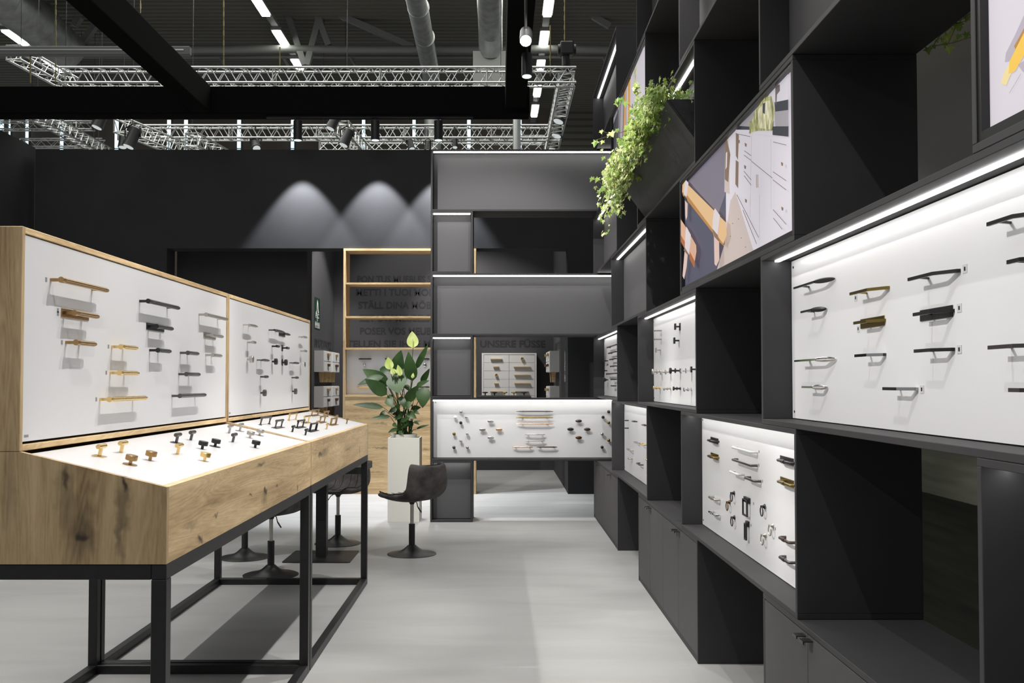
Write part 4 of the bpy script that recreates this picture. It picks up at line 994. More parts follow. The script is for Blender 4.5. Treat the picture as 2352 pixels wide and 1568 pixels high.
# ================================================================ stools
def stool(px, py, phi, label, zs=.0, tuft=False):
    g = atZ(px, py, 0)
    R = Matrix.Translation((g.x, g.y, 0)) @ Matrix.Rotation(phi, 4, 'Z')
    t = thing('swivel_stool', label, 'stool', group='grey velvet swivel stools', mat=R)
    MB().lathe([(.214, 0), (.215, .004), (.205, .008), (.150, .016), (.105, .028), (.070, .048), (.046, .068), (.034, .080), (.02, .082)], n=48).build('base', M['rubber'], t, smooth=True, local=True)
    MB().cyl((0, 0, .08), (0, 0, .265+zs), .027, n=24).build('column', M['rubber'], t, smooth=True, local=True)
    gl = MB(); gl.cyl((0, 0, .26+zs), (0, 0, .45+zs), .0155, n=20); gl.build('gas_lift', M['steel'], t, smooth=True, local=True)
    MB().lathe([(.019, .435+zs), (.024, .448+zs), (.040, .462+zs), (.055, .475+zs)], n=24).build('seat_mount', M['rubber'], t, smooth=True, local=True)
    MB().tube([(.03, 0, .465+zs), (.07, .01, .44+zs), (.09, .02, .405+zs), (.11, .03, .39+zs), (.165, .05, .345+zs)], [.004, .004, .004, .006, .006], 8).build('lever', M['rubber'], t, smooth=True, local=True)
    # shell: local +y is the front; grid over profile (v) and width (u)
    prof = [(.235, .500, .155), (.215, .517, .185), (.15, .512, .205), (.06, .500, .215), (-.04, .495, .220), (-.12, .502, .225), (-.175, .530, .228), (-.205, .575, .228), (-.222, .64, .222), (-.235, .71, .210), (-.247, .762, .195), (-.252, .790, .165)]
    nu = 14; vs = []; fs = []
    for k, (y, z, hw) in enumerate(prof):
        v = k/(len(prof)-1)
        for i in range(nu+1):
            uu = -1+2*i/nu; x = hw*math.sin(uu*math.pi/2*.92)/math.sin(math.pi/2*.92)
            back = max(0, (v-.4)/.6)
            yy = y + back*.10*abs(uu)**2.2; zz = z + zs + (1-back)*.030*abs(uu)**3 + (.02*abs(uu)**3 if .35 < v < .7 else 0)
            vs.append((x, yy, zz))
    for k in range(len(prof)-1):
        for i in range(nu): a = k*(nu+1)+i; fs.append((a, a+1, a+nu+2, a+nu+1))
    s = MB().add(vs, fs).build('seat_shell', M['felt'], t, smooth=True, local=True, recalc=False)
    m = s.modifiers.new('thick', 'SOLIDIFY'); m.thickness = .034; m.offset = 1; m2 = s.modifiers.new('soft', 'SUBSURF'); m2.levels = 1; m2.render_levels = 1
    edge = [vs[k*(nu+1)] for k in range(len(prof))] + [vs[(len(prof)-1)*(nu+1)+i] for i in range(1, nu)] + [vs[k*(nu+1)+nu] for k in range(len(prof)-1, -1, -1)] + [vs[i] for i in range(nu-1, 0, -1)]
    MB().tube(edge, .0045, 6, closed=True).build('piping', M['piping'], t, smooth=True, local=True)
    # quilting seams on the inside
    sm = MB()
    for x in (-.11, -.04, .04, .11):
        pts = []
        for k, (y, z, hw) in enumerate(prof[1:-1]):
            uu = x/hw; v = (k+1)/(len(prof)-1); back = max(0, (v-.4)/.6); pts.append((x, y+back*.10*abs(uu)**2.2+.003, z+zs+.003+(1-back)*.03*abs(uu)**3))
        sm.tube(pts, .0022, 5)
    for k in (2, 4, 6, 8, 10): sm.tube([vs[k*(nu+1)+i] for i in range(1, nu)], .0022, 5)
    sm.build('quilting_seam', M['piping'], t, local=True)
    return t
stool(946, 1272, math.radians(50), 'grey velvet swivel stool standing free in the aisle, back towards us')
stool(776, 1248, math.radians(165), 'grey stool behind the pedestal table with quilted back facing us')
stool(622, 1320, math.radians(60), 'stool under the near counter seen through its frame, shiny lift and lever')
stool(562, 1280, math.radians(-60), 'leftmost stool, only column and round foot showing behind the frame')
# pedestal table
pc = (-1.53, 8.447)
t = thing('pedestal_table', 'black pedestal table with square foot plate behind the oak counter', 'table', (pc[0], pc[1], 0))
def rrect(x0, x1, y0, y1, r, n=5):
    P = []
    for cx_, cy_, a0 in ((x1-r, y1-r, 0), (x0+r, y1-r, 90), (x0+r, y0+r, 180), (x1-r, y0+r, 270)):
        for i in range(n+1): a = math.radians(a0+90*i/n); P.append((cx_+r*math.cos(a), cy_+r*math.sin(a)))
    return P
MB().prism([(x, y, 0) for x, y in rrect(pc[0]-.284, pc[0]+.284, pc[1]-.283, pc[1]+.283, .025)], (0, 0, .008)).build('foot_plate', M['black_steel'], t)
box1('column', M['black_steel'], (pc[0]-.045, pc[0]+.045, pc[1]-.045, pc[1]+.045, .008, .74), t)
MB().prism([(x, y, .745) for x, y in rrect(pc[0]-.39, pc[0]+.39, pc[1]-.36, pc[1]+.36, .04)], (0, 0, .055)).build('tabletop', M['black_steel'], t)

# ================================================================ oak wall cabinet in the back
ox0, ox1 = atY(789, 700, WY).x, atY(1093.5, 700, WY).x
zt_, zs1, zs2, zs3, zwb = wz_head-.005, atY(900, 651, WY).z, atY(900, 728, WY).z, atY(900, 800, WY).z, atY(900, 909, WY).z
t = thing('oak_wall_unit', 'tall oak shelf unit with white display and oak lower panel behind the plant', 'shelf unit', ((ox0+ox1)/2, WY, 0))
oy0, oy1 = WY-.02, WY+.36
for a, b in ((ox0, ox0+.03), (ox1-.03, ox1)): box1('side_panel', M['oak_side'], (a, b, oy0, oy1, 0, zt_-.03), t)
box1('top_panel', M['oak_x'], (ox0, ox1, oy0, oy1, zt_-.03, zt_), t)
for z in (zs1, zs2): box1('shelf', M['oak_x'], (ox0+.03, ox1-.03, oy0+.005, oy1, z-.012, z+.012), t)
box1('cabinet_top', M['oak_x'], (ox0+.03, ox1-.03, oy0, oy1, zs3-.015, zs3+.012), t)
box1('white_panel', M['white'], (ox0+.03, ox1-.03, WY+.10, WY+.115, zwb+.018, zs3-.015), t)
box1('ledge', M['oak_x'], (ox0+.03, ox1-.03, oy0, WY+.115, zwb-.015, zwb+.016), t)
box1('lower_panel', M['oak_x'], (ox0+.03, ox1-.03, oy0+.004, oy0+.03, 0, zwb-.016), t)
YO = WY+.10
def om(px, py): return frame_mat(atY(px, py, YO), (1, 0, 0), (0, -1, 0))
GO = 'handles on the white board behind the lily'
for x0, x1, y, m, kd, lab in [(824, 854, 824, 'black', 'bridge', 'beaded dark handle at the top left behind the lily'), (885, 896, 824, 'black', 'bridge', 'dark handle partly behind a lily leaf'), (962, 987, 824, 'black', 'bridge', 'thin black handle at the right behind the lily'),
                       (821, 852, 888, 'gold', 'bridge', 'gold bar handle at the lower left behind the lily'), (856, 876, 856, 'black', 'bridge', 'black bar handle in the middle behind the lily'), (960, 987, 888.5, 'black', 'bridge', 'black bar handle low at the right behind the lily')]:
    a, b = atY(x0, y, YO), atY(x1, y, YO); pull(kd, m, b.x-a.x, .03, frame_mat(((a.x+b.x)/2, YO, a.z), (1, 0, 0), (0, -1, 0)), lab, GO, r=.009)
knob('ball', 'chrome', om(838, 837), 'chrome cube-like knob between two handles behind the lily', GO, 1.3)
knob('mush', 'chrome', om(976, 838), 'chrome mushroom knob right of the lily', GO, .8)
# chest of drawers on the far wall
YC = 16.5
cx0, cx1 = atY(1106.5, 860, YC).x, atY(1232.5, 860, YC).x; cz1 = atY(1170, 810.5, YC).z; fr = .03
rowh = (atY(1, 832.5, YC).z-atY(1, 889.5, YC).z)/3; n_rows = 6; czr = atY(1, 813.8, YC).z; cz0 = czr-n_rows*rowh-fr
t = thing('drawer_chest', 'white chest of drawers with assorted wooden pulls on the far wall', 'chest of drawers', ((cx0+cx1)/2, YC, cz0))
for d in ((cx0, cx0+fr, YC, 16.79, cz0, cz1), (cx1-fr, cx1, YC, 16.79, cz0, cz1)): box1('side_panel', M['white_matt'], d, t)
box1('top_panel', M['white_matt'], (cx0+fr, cx1-fr, YC, 16.79, czr, cz1), t); box1('bottom_panel', M['white_matt'], (cx0+fr, cx1-fr, YC, 16.79, cz0, cz0+fr), t)
xm = (cx0+cx1)/2
def cw(x, y): return atY(1060+x/6.19, 740+y/6.19, YC+.01)
pulls = {(0, 0): ('bar', 412, 578, 523), (0, 1): ('bar', 453, 533, 633), (0, 2): ('ring', 475, 517, 750), (0, 3): ('bar', 465, 527, 870), (0, 4): ('bar', 408, 585, 985),
         (1, 0): ('ring', 840, 886, 518), (1, 1): ('bar', 742, 980, 635), (1, 2): ('bar', 750, 975, 750), (1, 3): ('bar', 750, 975, 868), (1, 4): ('dark', 768, 955, 990)}
for cI in (0, 1):
    a = cx0+fr+.003 if cI == 0 else xm+.002; b = xm-.002 if cI == 0 else cx1-fr-.003
    for r_ in range(n_rows):
        z1_ = czr-r_*rowh-.002; z0_ = z1_-rowh+.004
        d = bevel(box1('drawer', M['white_matt'], (a, b, YC+.005, YC+.03, z0_, z1_), t), .002)
        if (cI, r_) in pulls:
            k, xa, xb_, yy = pulls[(cI, r_)]; A = cw(xa, yy); Bq = cw(xb_, yy)
            if k == 'ring':
                cc = (A+Bq)/2; R_ = (Bq.x-A.x)/2
                MB().lathe([(R_, 0), (R_, .035), (R_*.7, .035), (R_*.6, .02)], (cc.x, YC+.005, cc.z), 24, '-Y').build('pull', M['wood_pull'], d, smooth=True)
            else: MB().box(A.x, Bq.x, YC-.028, YC+.005, A.z-.006, A.z+.008).build('pull', M['walnut' if k == 'dark' else 'wood_pull'], d)
# small wall cupboards hanging on the inner side walls, showing drawer pulls and furniture legs
def side_units(xw, sgn, y0, y1, ztop, zbot, label, legmats, leglabel):
    """a pair of shallow cupboards on the wall x = xw, fronts towards sgn"""
    t = thing('wall_cupboard', label, 'cupboard', (xw, (y0+y1)/2, zbot), 'small white cupboards on the inner side walls')
    d = .155; ym = (y0+y1)/2
    for a, b, dd in ((y0, ym-.004, d), (ym+.004, y1, d+.012)):
        x0_, x1_ = sorted((xw, xw+sgn*(dd-.012)))
        box1('carcass', M['white_matt'], (x0_, x1_, a, b, zbot, ztop), t)
        for k in range(2):
            za = zbot+.006+k*(ztop-zbot)/2; zb = za+(ztop-zbot)/2-.012
            f0, f1 = sorted((xw+sgn*(dd-.012), xw+sgn*dd))
            dr = bevel(box1('drawer', M['white_matt'], (f0, f1, a+.012, b-.012, za, zb), t), .002)
            yc = (a+b)/2; p0, p1 = sorted((xw+sgn*dd, xw+sgn*(dd+.03)))
            wv = .12 if (k+(a == y0)) % 2 else .2
            MB().prism([(p0, yc-wv/2, zb-.03), (p0, yc+wv/2, zb-.03), (p0, yc+wv/4, zb-.07), (p0, yc-wv/4, zb-.07)], (p1-p0, 0, 0)).build('pull', M['wood_pull' if k else 'walnut'], dr)
    n = len(legmats)
    for i, mm in enumerate(legmats):
        yc = y0+.18+(y1-y0-.3)*i/(n-1)
        xx = xw+sgn*.08
        lg = MB().prism([(xx-.035, yc-.05, zbot), (xx+.035, yc-.05, zbot), (xx+.022, yc-.03, zbot-.16), (xx-.022, yc-.03, zbot-.16)], (0, .06, 0))
        o = lg.build('furniture_leg', M[mm], None); tag(o, leglabel[i], 'furniture leg', 'furniture legs shown under the white cupboards')
zu1, zl1 = 1.995, 1.667; zu2, zl2 = 1.446, 1.118
side_units(-2.85, 1, 15.0, 16.36, zu1, zl1, 'upper white cupboard with wooden drawer pulls left of the oak unit', ['wood_pull']*4,
    ['oak furniture leg, nearest under the upper left cupboard', 'oak furniture leg, second under the upper left cupboard', 'oak furniture leg, third under the upper left cupboard', 'oak furniture leg, farthest under the upper left cupboard'])
side_units(-2.85, 1, 15.0, 16.36, zu2, zl2, 'lower white cupboard with wooden drawer pulls left of the oak unit', ['wood_pull', 'wood_pull', 'walnut', 'walnut'],
    ['oak furniture leg, nearest under the lower left cupboard', 'oak furniture leg, second under the lower left cupboard', 'dark furniture leg, third under the lower left cupboard', 'dark furniture leg, farthest under the lower left cupboard'])
side_units(.93, -1, 15.15, 16.0, zu1, zl1, 'upper white cupboard on the right inner wall seen through the end shelf', ['wood_pull', 'black', 'wood_pull'],
    ['nearest oak furniture leg under the right cupboard', 'black furniture leg under the right cupboard', 'farthest oak furniture leg under the right cupboard'])
side_units(.93, -1, 15.15, 16.0, zu2, zl2, 'lower white cupboard on the right inner wall behind the knob tray', ['wood_pull', 'walnut'], ['nearest leg under the lower right cupboard', 'farthest leg under the lower right cupboard'])

# ================================================================ lettering
def lettering(name, text, p, width, height, rot, m, label, cat='lettering', depth=.004, bold=.03, grp=None):
    cu = bpy.data.curves.new(name, 'FONT'); cu.body = text; cu.size = 1; cu.extrude = 0; cu.offset = bold; cu.resolution_u = 3
    ob = bpy.data.objects.new(name, cu); COL.objects.link(ob)
    dg = bpy.context.evaluated_depsgraph_get(); me = bpy.data.meshes.new_from_object(ob.evaluated_get(dg))
    COL.objects.unlink(ob); bpy.data.objects.remove(ob)
    xs = [v.co.x for v in me.vertices]; ys = [v.co.y for v in me.vertices]
    capm = bpy.data.curves.new('cap', 'FONT'); capm.body = 'H'; capm.size = 1; capm.offset = bold; oc = bpy.data.objects.new('cap', capm); COL.objects.link(oc)
    dg = bpy.context.evaluated_depsgraph_get(); mc = oc.evaluated_get(dg).to_mesh(); cap = max(v.co.y for v in mc.vertices); oc.evaluated_get(dg).to_mesh_clear(); bpy.data.objects.remove(oc)
    sx = width/(max(xs)-min(xs)); sy = height/cap; x0 = min(xs)
    for v in me.vertices: v.co.x = (v.co.x-x0)*sx; v.co.y *= sy
    o = bpy.data.objects.new(name, me); COL.objects.link(o); me.materials.clear(); me.materials.append(m)
    o.matrix_basis = Matrix.Translation(p) @ rot
    if label: tag(o, label, cat, grp)
    return o
RF = Matrix.Rotation(math.pi/2, 4, 'X')                       # faces -Y
RL = Matrix.Rotation(math.pi/2, 4, 'Z') @ RF                  # on a wall facing +X
RR = Matrix.Rotation(-math.pi/2, 4, 'Z') @ RF                 # on a wall facing -X
YT = 16.8-.003
def line(txt, px0, px1, py, label, h=.116):
    a, b = atY(px0, py, YT), atY(px1, py, YT)
    lettering('wall_lettering', txt, (a.x, YT, a.z), b.x-a.x, h, RF, M['text'], label, grp='dark slogans on the far wall')
line('STELLEN SIE IHRE MÖBEL AUF UNSERE FÜSSE', 786, 1252.5, 797, 'dark German slogan on the far wall, lowest line')
line('POSER VOS MEUBLES SUR NOS PIEDS', 827, 1170, 767.5, 'dark French slogan on the far wall, second line from below')
line('ZET UW MEUBELS OP ONZE POTEN', 825, 1150, 738, 'dark Dutch slogan on the far wall, half behind a shelf')
line('STÄLL DINA MÖBLER PÅ VÅRA BEN', 823, 1160, 708, 'dark Swedish slogan on the far wall, third line from above')
line('METTI I TUOI MOBILI SUI NOSTRI PIEDI', 818, 1190, 678.5, 'dark Italian slogan on the far wall, second line from above')
line('PON TUS MUEBLES SOBRE NUESTRAS PATAS', 820.6, 1190, 648.5, 'dark Spanish slogan on the far wall, topmost line')
a, b = atX(722.5, 794, -2.849), atX(760, 794, -2.849)
lettering('wall_lettering', '100 % ECHTHOLZ', (-2.847, a.y, a.z-.02), b.y-a.y, .135, RL, M['text'], 'small dark lettering above the left cupboards', grp=None)
a, b = (.927, 16.2, 2.03), (.927, 15.0, 2.03)
lettering('wall_lettering', '100 % ECHTHOLZ', a, 1.15, .115, RR, M['text'], 'foreshortened dark lettering above the right cupboards')
M['sign_green'] = mat('sign_dark_green', (.006, .035, .018), .5); M['sign_white'] = mat('sign_white', (.8, .8, .8), .5)
def fsc(xw, y0, y1, z0, z1, sg, label):
    """small certification sign: tree with a tick, letters and small print"""
    rot = RL if sg > 0 else RR; x = xw+sg*.004
    t = thing('certification_sign', label, 'sign', (xw, (y0+y1)/2, z0))
    box1('plate', M['sign_green'], (xw, x, y0, y1, z0, z1), t)
    wd = y1-y0; hh = z1-z0; yy = (lambda s: y0+wd*s) if sg > 0 else (lambda s: y1-wd*s)
    x2 = x+sg*.001
    tree = [(.30, .50), (.42, .56), (.36, .60), (.44, .90), (.50, .97), (.62, .86), (.68, .66), (.78, .56), (.60, .52), (.58, .62), (.52, .84), (.48, .60)]
    MB().poly([(x2, yy(a), z0+hh*(.0+.98*b if b > .5 else b)) for a, b in tree]).build('tree_emblem', M['sign_white'], t, recalc=False)
    MB().poly([(x2+sg*.0005, yy(a), z0+hh*b) for a, b in [(.2, .52), (.3, .6), (.38, .52), (.34, .46)]]).build('tick_emblem', M['sign_white'], t, recalc=False)
    for txt, s, h in (('FSC', .36, .07), ('®', .26, .05), ('Das Zeichen für', .17, .035), ('verantwortungsvolle', .12, .035), ('FSC® C020428', .04, .05)):
        w_ = wd*(.6 if len(txt) < 4 else .86) if txt != '®' else wd*.15
        o = lettering('sign_print', txt, (x2, yy((1-w_/wd)/2), z0+hh*s), w_, h*hh/.5, rot, M['sign_white'], None, bold=.02)
        o.parent = t; o.matrix_parent_inverse = t.matrix_basis.inverted()
ya_, yb_ = atX(722, 720, -2.85).y, atX(734.5, 720, -2.85).y
fsc(-2.85, ya_, yb_, atX(728, 756, -2.85).z, atX(728, 684, -2.85).z, 1, 'dark green certification sign with white tree above the left cupboards')
fsc(.93, 13.60, 13.95, 1.50, 1.98, -1, 'certification sign seen edge-on on the right inner wall')

# ================================================================ overhead: black clad beams with spots
def beam(name, dims, label):
    o = bevel(box1(name, M['black_cloth'], dims), .02, 2); return tag(o, label, 'beam', 'black clad overhead beams')
BZ0, BZ1 = 5.05, 5.42
beam('black_beam', (-9.0, .40, 12.78, 13.08, BZ0, BZ1), 'long black clad beam running left to right above the back wall')
beam('black_beam', (-4.04, -3.81, 1.0, 12.77, BZ0, BZ1), 'black clad beam running diagonally into the top left corner')
beam('black_beam', (.075, .34, 1.0, 12.6, BZ0+.02, BZ1+.05), 'black clad beam with a bright lamp coming down from the top middle')
tag(bevel(box1('light_track', M['rubber'], (-3.1, -.35, 12.86, 12.90, BZ0-.035, BZ0-.001)), .003), 'slim black light track under the beam carrying three spots', 'light track')
def can(loc, direction, r, L, label, lens, group, stem=None, yoke=True):
    d = Vector(direction).normalized(); loc = Vector(loc)
    t = thing('spotlight', label, 'spotlight', loc, group)
    a = loc-d*L/2; b = loc+d*L/2
    MB().cyl(a, b, r, n=28).build('housing', M['rubber'], t, smooth=True)
    mb = MB(); mb.cyl(b-d*.002, b+d*.003, r*.86, n=24); mb.build('lens', lens, t)
    if stem: MB().cyl(stem, loc-d*L*.3 if d.z < -.9 else loc, .012, n=10).build('stem', M['rubber'], t)
    return t
for (px, lab), X in zip([(684, 'left black cylinder spot under the beam'), (862, 'middle black cylinder spot under the beam'), (1007, 'right black cylinder spot under the beam')], (0, 0, 0)):
    Y_ = 12.88; x = atY(px, 300, Y_).x; z0_, z1_ = atY(px, 322, Y_).z, atY(px, 278, Y_).z
    can((x, Y_, (z0_+z1_)/2), (0, 0, -1), .058, z1_-z0_, lab, M['lens'], 'black cylinder spots of the booth', stem=(x, Y_, BZ0-.034))
    spot('spot_or_fill_light', (x, Y_, z0_-.01), (x+.02, Y_+.03, 0), 620, 70, .35, .03, (.93, .95, 1))
Yc = 10.3; p = atY(1210, 150, Yc)
can((p.x, Yc, p.z), (0, -.12, -1), .058, .25, 'black cylinder spot hanging below the bright lamp', M['lens'], 'black cylinder spots of the booth', stem=(p.x, Yc, BZ0+.03))
p = atY(1208, 84, 7.9)
can((p.x, 7.9, p.z), (-.04, -.78, -.62), .052, .20, 'bright lamp pointing at us under the top middle beam', M['lens_hot'], 'black cylinder spots of the booth', stem=(p.x+.0, 7.95, BZ0+.03))

# ================================================================ trade hall beyond
def truss(p0, p1, label, s=.29, seg=.33, r=.022, up=(0, 0, 1), wires=True, dz=0.0):
    p0 = Vector(p0)+Vector((0, 0, dz)); p1 = Vector(p1)+Vector((0, 0, dz)); d = (p1-p0).normalized(); L = (p1-p0).length; up = Vector(up); sd = d.cross(up).normalized(); up = sd.cross(d)
    t = thing('lighting_truss', label, 'truss', (p0+p1)/2, 'aluminium lighting trusses')
    off = [sd*(a*s/2)+up*(b*s/2) for a, b in ((-1, -1), (1, -1), (1, 1), (-1, 1))]
    for o in off: MB().cyl(p0+o, p1+o, r, n=8).build('chord', M['alu'], t, smooth=True)
    br = MB(); n = max(2, int(L/seg)); r2 = r*.42
    for i in range(n):
        a, b = L*i/n, L*(i+.5)/n; c_ = L*(i+1)/n
        for j in range(4):
            o1, o2 = off[j], off[(j+1) % 4]
            br.cyl(p0+d*a+o1, p0+d*b+o2, r2, n=5); br.cyl(p0+d*b+o2, p0+d*c_+o1, r2, n=5)
        if i % 6 == 0:
            for j in range(4): br.cyl(p0+d*a+off[j], p0+d*a+off[(j+1) % 4], r2*1.4, n=5)
    br.build('bracing', M['alu'], t, kind='stuff')
    for k_ in ((.12, .88) if wires else ()):
        q_ = p0.lerp(p1, k_); MB().cyl(q_+up*s*.5, (q_.x, q_.y, 12.79), .007, n=5).build('suspension_wire', M['rubber'], t)
    return t
def hz(px, py, z): return atZ(px, py, z)
TZ = atY(800, 177, 18.5).z
xl, xr = atY(142, 177, 18.5).x, atY(1322, 177, 18.5).x
truss((xl, 18.5, TZ), (xr, 18.5, TZ), 'long silver truss crossing above the black beam')
truss((xr-.16, 18.7, TZ), (xr-.16, 25.5, TZ), 'silver truss going back on the right, carrying three black spots', wires=False)
Y2 = 22.7; TZ2 = atY(800, 305, Y2).z
truss((atY(330, 305, Y2).x, Y2, TZ2), (atY(1262, 305, Y2).x, Y2, TZ2), 'lower long silver truss seen under the black beam')
a, b = atZ(275, 255, TZ), atZ(505, 352, TZ); truss(a, b, 'silver truss slanting down at the left under the beam', wires=False, dz=-.30)
a, b = atZ(60, 250, TZ+1), atZ(245, 352, TZ+1); truss(a, b, 'silver truss slanting at the far left under the beam')
a, b = atZ(440, 290, TZ), atZ(545, 350, TZ); truss(a, b, 'short slanting silver truss left of the left spot', wires=False, dz=-.30)
a, b = atZ(785, 262, TZ), atZ(858, 352, TZ); truss(a, b, 'slanting silver truss between left and middle spots', wires=False, dz=-.30)
a, b = atZ(30, 120, TZ), atZ(165, 195, TZ); truss(a, b, 'truss end coming forward at the left edge', .25)
for (x0, x1, py, Y_, lab) in [(-40, 215, 289, 31, 'small distant truss at the left edge, upper'), (50, 238, 329, 31, 'small distant truss at the left edge, lower'), (735, 1245, 337, 27, 'distant truss just above the dark wall'), (1130, 1250, 322, 33, 'short distant truss by the silver post'), (735, 800, 318, 30, 'short distant truss left of the middle spot')]:
    truss((atY(x0, py, Y_).x, Y_, atY(x0, py, Y_).z), (atY(x1, py, Y_).x, Y_, atY(x1, py, Y_).z), lab, .25, .5)
p = atY(1187, 300, 21.5); tag(MB().cyl((p.x, 21.5, 0), (p.x, 21.5, atY(1187, 258, 21.5).z), .09, n=12).build('silver_post', M['alu'], smooth=True), 'upright silver post behind the black beam', 'post')
# hall shell
HZ = 12.9
rib = MB(); prof = []; yv = 16.0
pts = []
while yv < 40.2:
    pts += [(yv, HZ), (yv+.10, HZ), (yv+.14, HZ-.10), (yv+.26, HZ-.10)]; yv += .30
vs_ = []; fs_ = []
for i, (y, z) in enumerate(pts): vs_ += [(-26, y, z), (14, y, z)]
for i in range(len(pts)-1): fs_.append((2*i, 2*i+1, 2*i+3, 2*i+2))
o = MB().add(vs_, fs_).build('ceiling', M['deck'], recalc=False); o['kind'] = 'structure'
o = box1('wall_hall_back', M['hall_wall'], (-26, 5, 40.2, 40.4, 0, HZ)); o['kind'] = 'structure'
cl = MB(); zz = 4.0
pts = []
while zz < HZ: pts += [(zz, 39.9), (zz+.18, 39.9), (zz+.21, 39.98), (zz+.25, 39.98)]; zz += .28
vs_ = []; 
for z, y in pts: vs_ += [(2.3, y, z), (14, y, z)]
o = MB().add(vs_, [(2*i, 2*i+1, 2*i+3, 2*i+2) for i in range(len(pts)-1)]).build('wall_hall_siding', M['deck'], recalc=False); o['kind'] = 'structure'
for i, (px, wpx) in enumerate([(4, 8), (22, 3), (62, 6), (142, 7), (268, 8), (388, 8), (427, 8), (549, 8), (672, 7), (835, 7), (951, 7), (1077, 8), (1195, 6)]):
    p = atY(px, 300, 40.1); h_ = wpx*40.1/2240/2
    o = box1('window_%d' % (i+1), M['hall_steel'], (p.x-h_*1.25, p.x+h_*1.25, 40.12, 40.19, 7.5, 12.4)); o['kind'] = 'structure'
    for k in range(4):
        pn = box1('window_pane', M['day'], (p.x-h_, p.x+h_, 40.08, 40.115, 7.55+k*1.22, 7.55+k*1.22+1.16)); pn.parent = o
# luminaire rows
def lum_row(rx, segs, label_row):
    tag(box1('luminaire_rail', M['hall_steel'], (rx-.10, rx+.10, 18, 39.5, 12.10, 12.2)), label_row, 'light rail', 'ceiling rails of the hall lights')
def lum(rx, ya, yb_, label):
    t = thing('tube_luminaire', label, 'ceiling light', (rx, (ya+yb_)/2, 12.0), 'tube lights under the hall roof')
    box1('housing', M['hall_steel'], (rx-.15, rx+.15, ya-.05, yb_+.05, 12.02, 12.099), t)
    box1('diffuser', M['tube'], (rx-.115, rx+.115, ya, yb_, 11.97, 12.02), t)
zr = 12.0
rows = [(atZ(1259, 20, zr).x, [(-30, 38), (72, 110), (138, 160), (196, 222), (241, 268)], 'right'), (atZ(600, 18, zr).x, [(-40, 37), (70, 107), (136, 160)], 'middle'), (atZ(35, 87, zr).x, [(69, 105), (134, 166)], 'left')]
for rx, ss, nm in rows:
    lum_row(rx, ss, 'grey rail carrying the %s row of tube lights' % nm)
    for i, (y0_, y1_) in enumerate(ss):
        A = atZ(1147, y0_, zr).y if y0_ > -200 else 0; Bb = atZ(1147, y1_, zr).y
        lum(rx, min(A, Bb)+.05, max(A, Bb)-.05, '%s tube light of the %s row counted from the top edge' % (['first', 'second', 'third', 'fourth', 'fifth'][i], nm))
# ducts, pipes and girders
def seg(name, p, r, m, label, cat, group=None, n=20):
    o = MB().tube(p, r, n).build(name, m, smooth=True); return tag(o, label, cat, group)
t = thing('ventilation_duct', 'round silver ventilation duct bending down above the truss', 'duct', (-2.2, 29, 11))
MB().tube([(-2.1, 20, 11.3), (-2.15, 28.5, 11.3), (-2.15, 30.2, 11.2), (-2.15, 31.0, 10.6), (-2.15, 31.2, 9.8), (-2.15, 31.2, 8.5)], .27, 24).build('duct_pipe', M['galv'], t, smooth=True)
for y in (23.0, 25.2, 27.4): MB().cyl((-2.12, y, 11.3), (-2.12, y+.05, 11.3), .29, n=24).build('duct_collar', M['galv'], t, smooth=True)
t = thing('ventilation_duct', 'shorter wide silver duct left of the bright lamp', 'duct', (-.4, 27, 11))
MB().tube([(-.25, 20, 11.5), (-.25, 26.3, 11.5), (-.25, 27.2, 11.35), (-.25, 27.6, 10.9)], .34, 24).build('duct_pipe', M['galv'], t, smooth=True)
box1('outlet_box', M['hall_steel'], (-.75, .25, 27.4, 28.0, 9.9, 10.9), t)
t = thing('ventilation_duct', 'wide ribbed duct in the top left corner', 'duct', (-15, 27, 12))
MB().tube([(-13.7, 23, 12.0), (-13.4, 28.0, 11.9), (-13.2, 29.5, 11.6)], .6, 24).build('duct_pipe', M['galv'], t, smooth=True)
for y in range(24, 29): MB().cyl((-13.64+.06*(y-24), y, 11.98), (-13.64+.06*(y-24), y+.06, 11.98), .63, n=24).build('duct_collar', M['galv'], t, smooth=True)
YG = 30.0
def gx(px, py, Y=YG): p = atY(px, py, Y); return (p.x, p.y, p.z)
t = thing('roof_girder', 'grey tubular roof girder with slanting struts crossing the hall', 'girder', (0, YG, 11.7))
MB().tube([gx(-300, 113), gx(1460, 113)], .125, 16).build('bottom_chord', M['hall_steel'], t, smooth=True)
MB().tube([gx(-300, 131, 31), gx(1460, 131, 31)], .05, 12).build('service_pipe', M['hall_steel'], t, smooth=True)
for a_, b_ in [((150, 150), (85, -30)), ((155, 150), (220, 55)), ((700, 150), (640, -30)), ((705, 150), (742, 10)), ((755, 105), (700, -40)), ((170, 60), (230, -30)), ((780, 35), (950, 110)), ((1400, 60), (1200, -60))]:
    p0, p1 = Vector(gx(*a_)), Vector(gx(*b_)); MB().tube([p0, p1], .13, 4).build('strut', M['hall_steel'], t)
for px in (505, 650, 805, 1135, 1385): MB().tube([gx(px, 130, 31), gx(px+16, 160, 31)], .05, 6).build('bracket', M['hall_steel'], t)
t = thing('steel_rail', 'grey steel rail at the upper left in front of the hall lights', 'rail', gx(200, 118, 14))
bevel(box1('rail_profile', M['hall_steel'], (gx(-30, 118, 14)[0], gx(438, 118, 14)[0], 13.95, 14.05, gx(0, 128, 14)[2], gx(0, 108, 14)[2]), t), .01)
box1('rail_highlight_strip', M['alu'], (gx(-30, 118, 14)[0], gx(425, 118, 14)[0], 13.935, 13.95, gx(0, 119, 14)[2], gx(0, 116, 14)[2]), t)
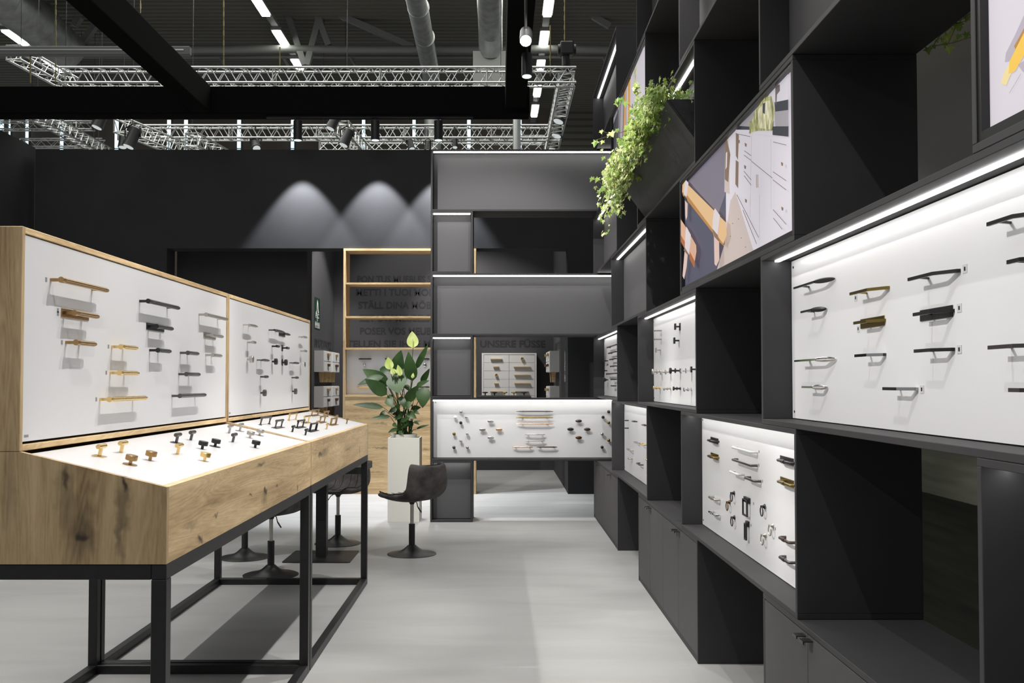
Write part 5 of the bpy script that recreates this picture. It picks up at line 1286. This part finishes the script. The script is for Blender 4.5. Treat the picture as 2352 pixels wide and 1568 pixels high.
for px, y0_, y1_, Y_, lab in [(323, -60, 30, 20, 'thin hanging chain near the diagonal beam'), (514, -60, 160, 18.5, 'thin hanging chain above the long truss'), (70, 127, 190, 14, 'reddish hanging chain under the steel rail'), (643, 110, 160, 18.5, 'short chain above the long truss'),
                         (1297, -60, 102, 18.4, 'chain going up from the black hoist'), (128, -60, 190, 17, 'yellow cable hanging at the upper left'), (1264, 60, 175, 18.6, 'thin wire beside the right tube lights')]:
    p0, p1 = atY(px, y0_, Y_), atY(px, y1_, Y_)
    L = (p0-p1).length; n = int(L/.09); mb = MB()
    for i in range(n):
        c0 = p1.lerp(p0, i/n); c1 = p1.lerp(p0, (i+1.15)/n)
        mb.cyl(c0, c1, .014 if i % 2 else .009, n=5)
    tag(mb.build('hanging_chain', M['chain'], None), lab, 'chain', 'chains and cables under the hall roof')
p = atY(1302, 112, 18.4)
t = thing('chain_hoist', 'black electric chain hoist above the truss corner', 'hoist', p)
bevel(box1('motor', M['rubber'], (p.x-.13, p.x+.13, 18.28, 18.52, p.z-.14, p.z+.12), t), .03, 2)
MB().cyl((p.x-.17, 18.4, p.z-.02), (p.x+.17, 18.4, p.z-.02), .10, n=16).build('drum', M['rubber'], t, smooth=True)
MB().tube([(p.x-.03, 18.4, p.z-.12), (p.x-.01, 18.42, p.z-.3), (p.x+.04, 18.45, p.z-.42)], [.07, .09, .03], 10).build('chain_bag', M['rubber'], t, smooth=True)
# stage lanterns on the trusses
def lantern(px, py, Y, dr, s, label, lit=True):
    p = atY(px, py, Y); d = Vector(dr).normalized()
    t = thing('stage_lantern', label, 'stage light', p, 'black stage lights on the trusses')
    MB().tube([p-d*.26*s, p-d*.2*s, p+d*.05*s, p+d*.24*s], [.07*s, .13*s, .13*s, .15*s], 16).build('body', M['rubber'], t, smooth=True)
    MB().cyl(p+d*.235*s, p+d*.25*s, .115*s, n=16).build('lens', M['lens_dim'], t)
    MB().cyl(p+Vector((0, 0, .30*s)), (p.x, p.y, 12.79) if px < 400 or px == 797 else p+Vector((0, 0, .30*s+.22)), .007 if px < 400 or px == 797 else .014, n=6).build('clamp', M['rubber'], t)
    MB().tube([p+Vector((-.17*s, 0, 0)), p+Vector((-.17*s, 0, .2*s)), p+Vector((0, 0, .30*s)), p+Vector((.17*s, 0, .2*s)), p+Vector((.17*s, 0, 0))], .018*s, 6).build('yoke', M['rubber'], t, smooth=True)
for a in [(1290, 258, 21.0, (-.35, -.2, -1), .95, 'upper stage light on the right-hand truss'), (1284, 292, 22.4, (-.3, -.2, -1), .95, 'middle stage light on the right-hand truss'), (1277, 326, 23.8, (-.35, -.2, -1), .95, 'lowest stage light on the right-hand truss'),
          (305, 315, 20.5, (-.35, -.2, -1), .95, 'stage light left of the slanting truss'), (283, 322, 21.5, (.0, -.2, -1), .7, 'slim dark stage light beside the slanting truss'), (232, 272, 20.5, (-.35, -.2, -1), .9, 'stage light half hidden by the beam at the left'),
          (797, 315, 20.5, (-.4, -.2, -1), .8, 'stage light between left and middle booth spots'), (767, 278, 21, (-.4, -.2, -1), .8, 'stage light just under the beam near the left booth spot'), (587, 330, 22.6, (.3, -.6, -.8), .75, 'stage light on the lower truss above the dark wall'),
          (943, 332, 22.8, (.3, -.5, -1), .6, 'stage light near the middle booth spot'), (983, 336, 22.8, (0, -.5, -1), .6, 'stage light near the right booth spot'), (1045, 328, 22.8, (0, -.3, -1), .5, 'small stage light right of the right booth spot')]:
    lantern(*a[:5], a[5])
bpy.context.view_layer.update()
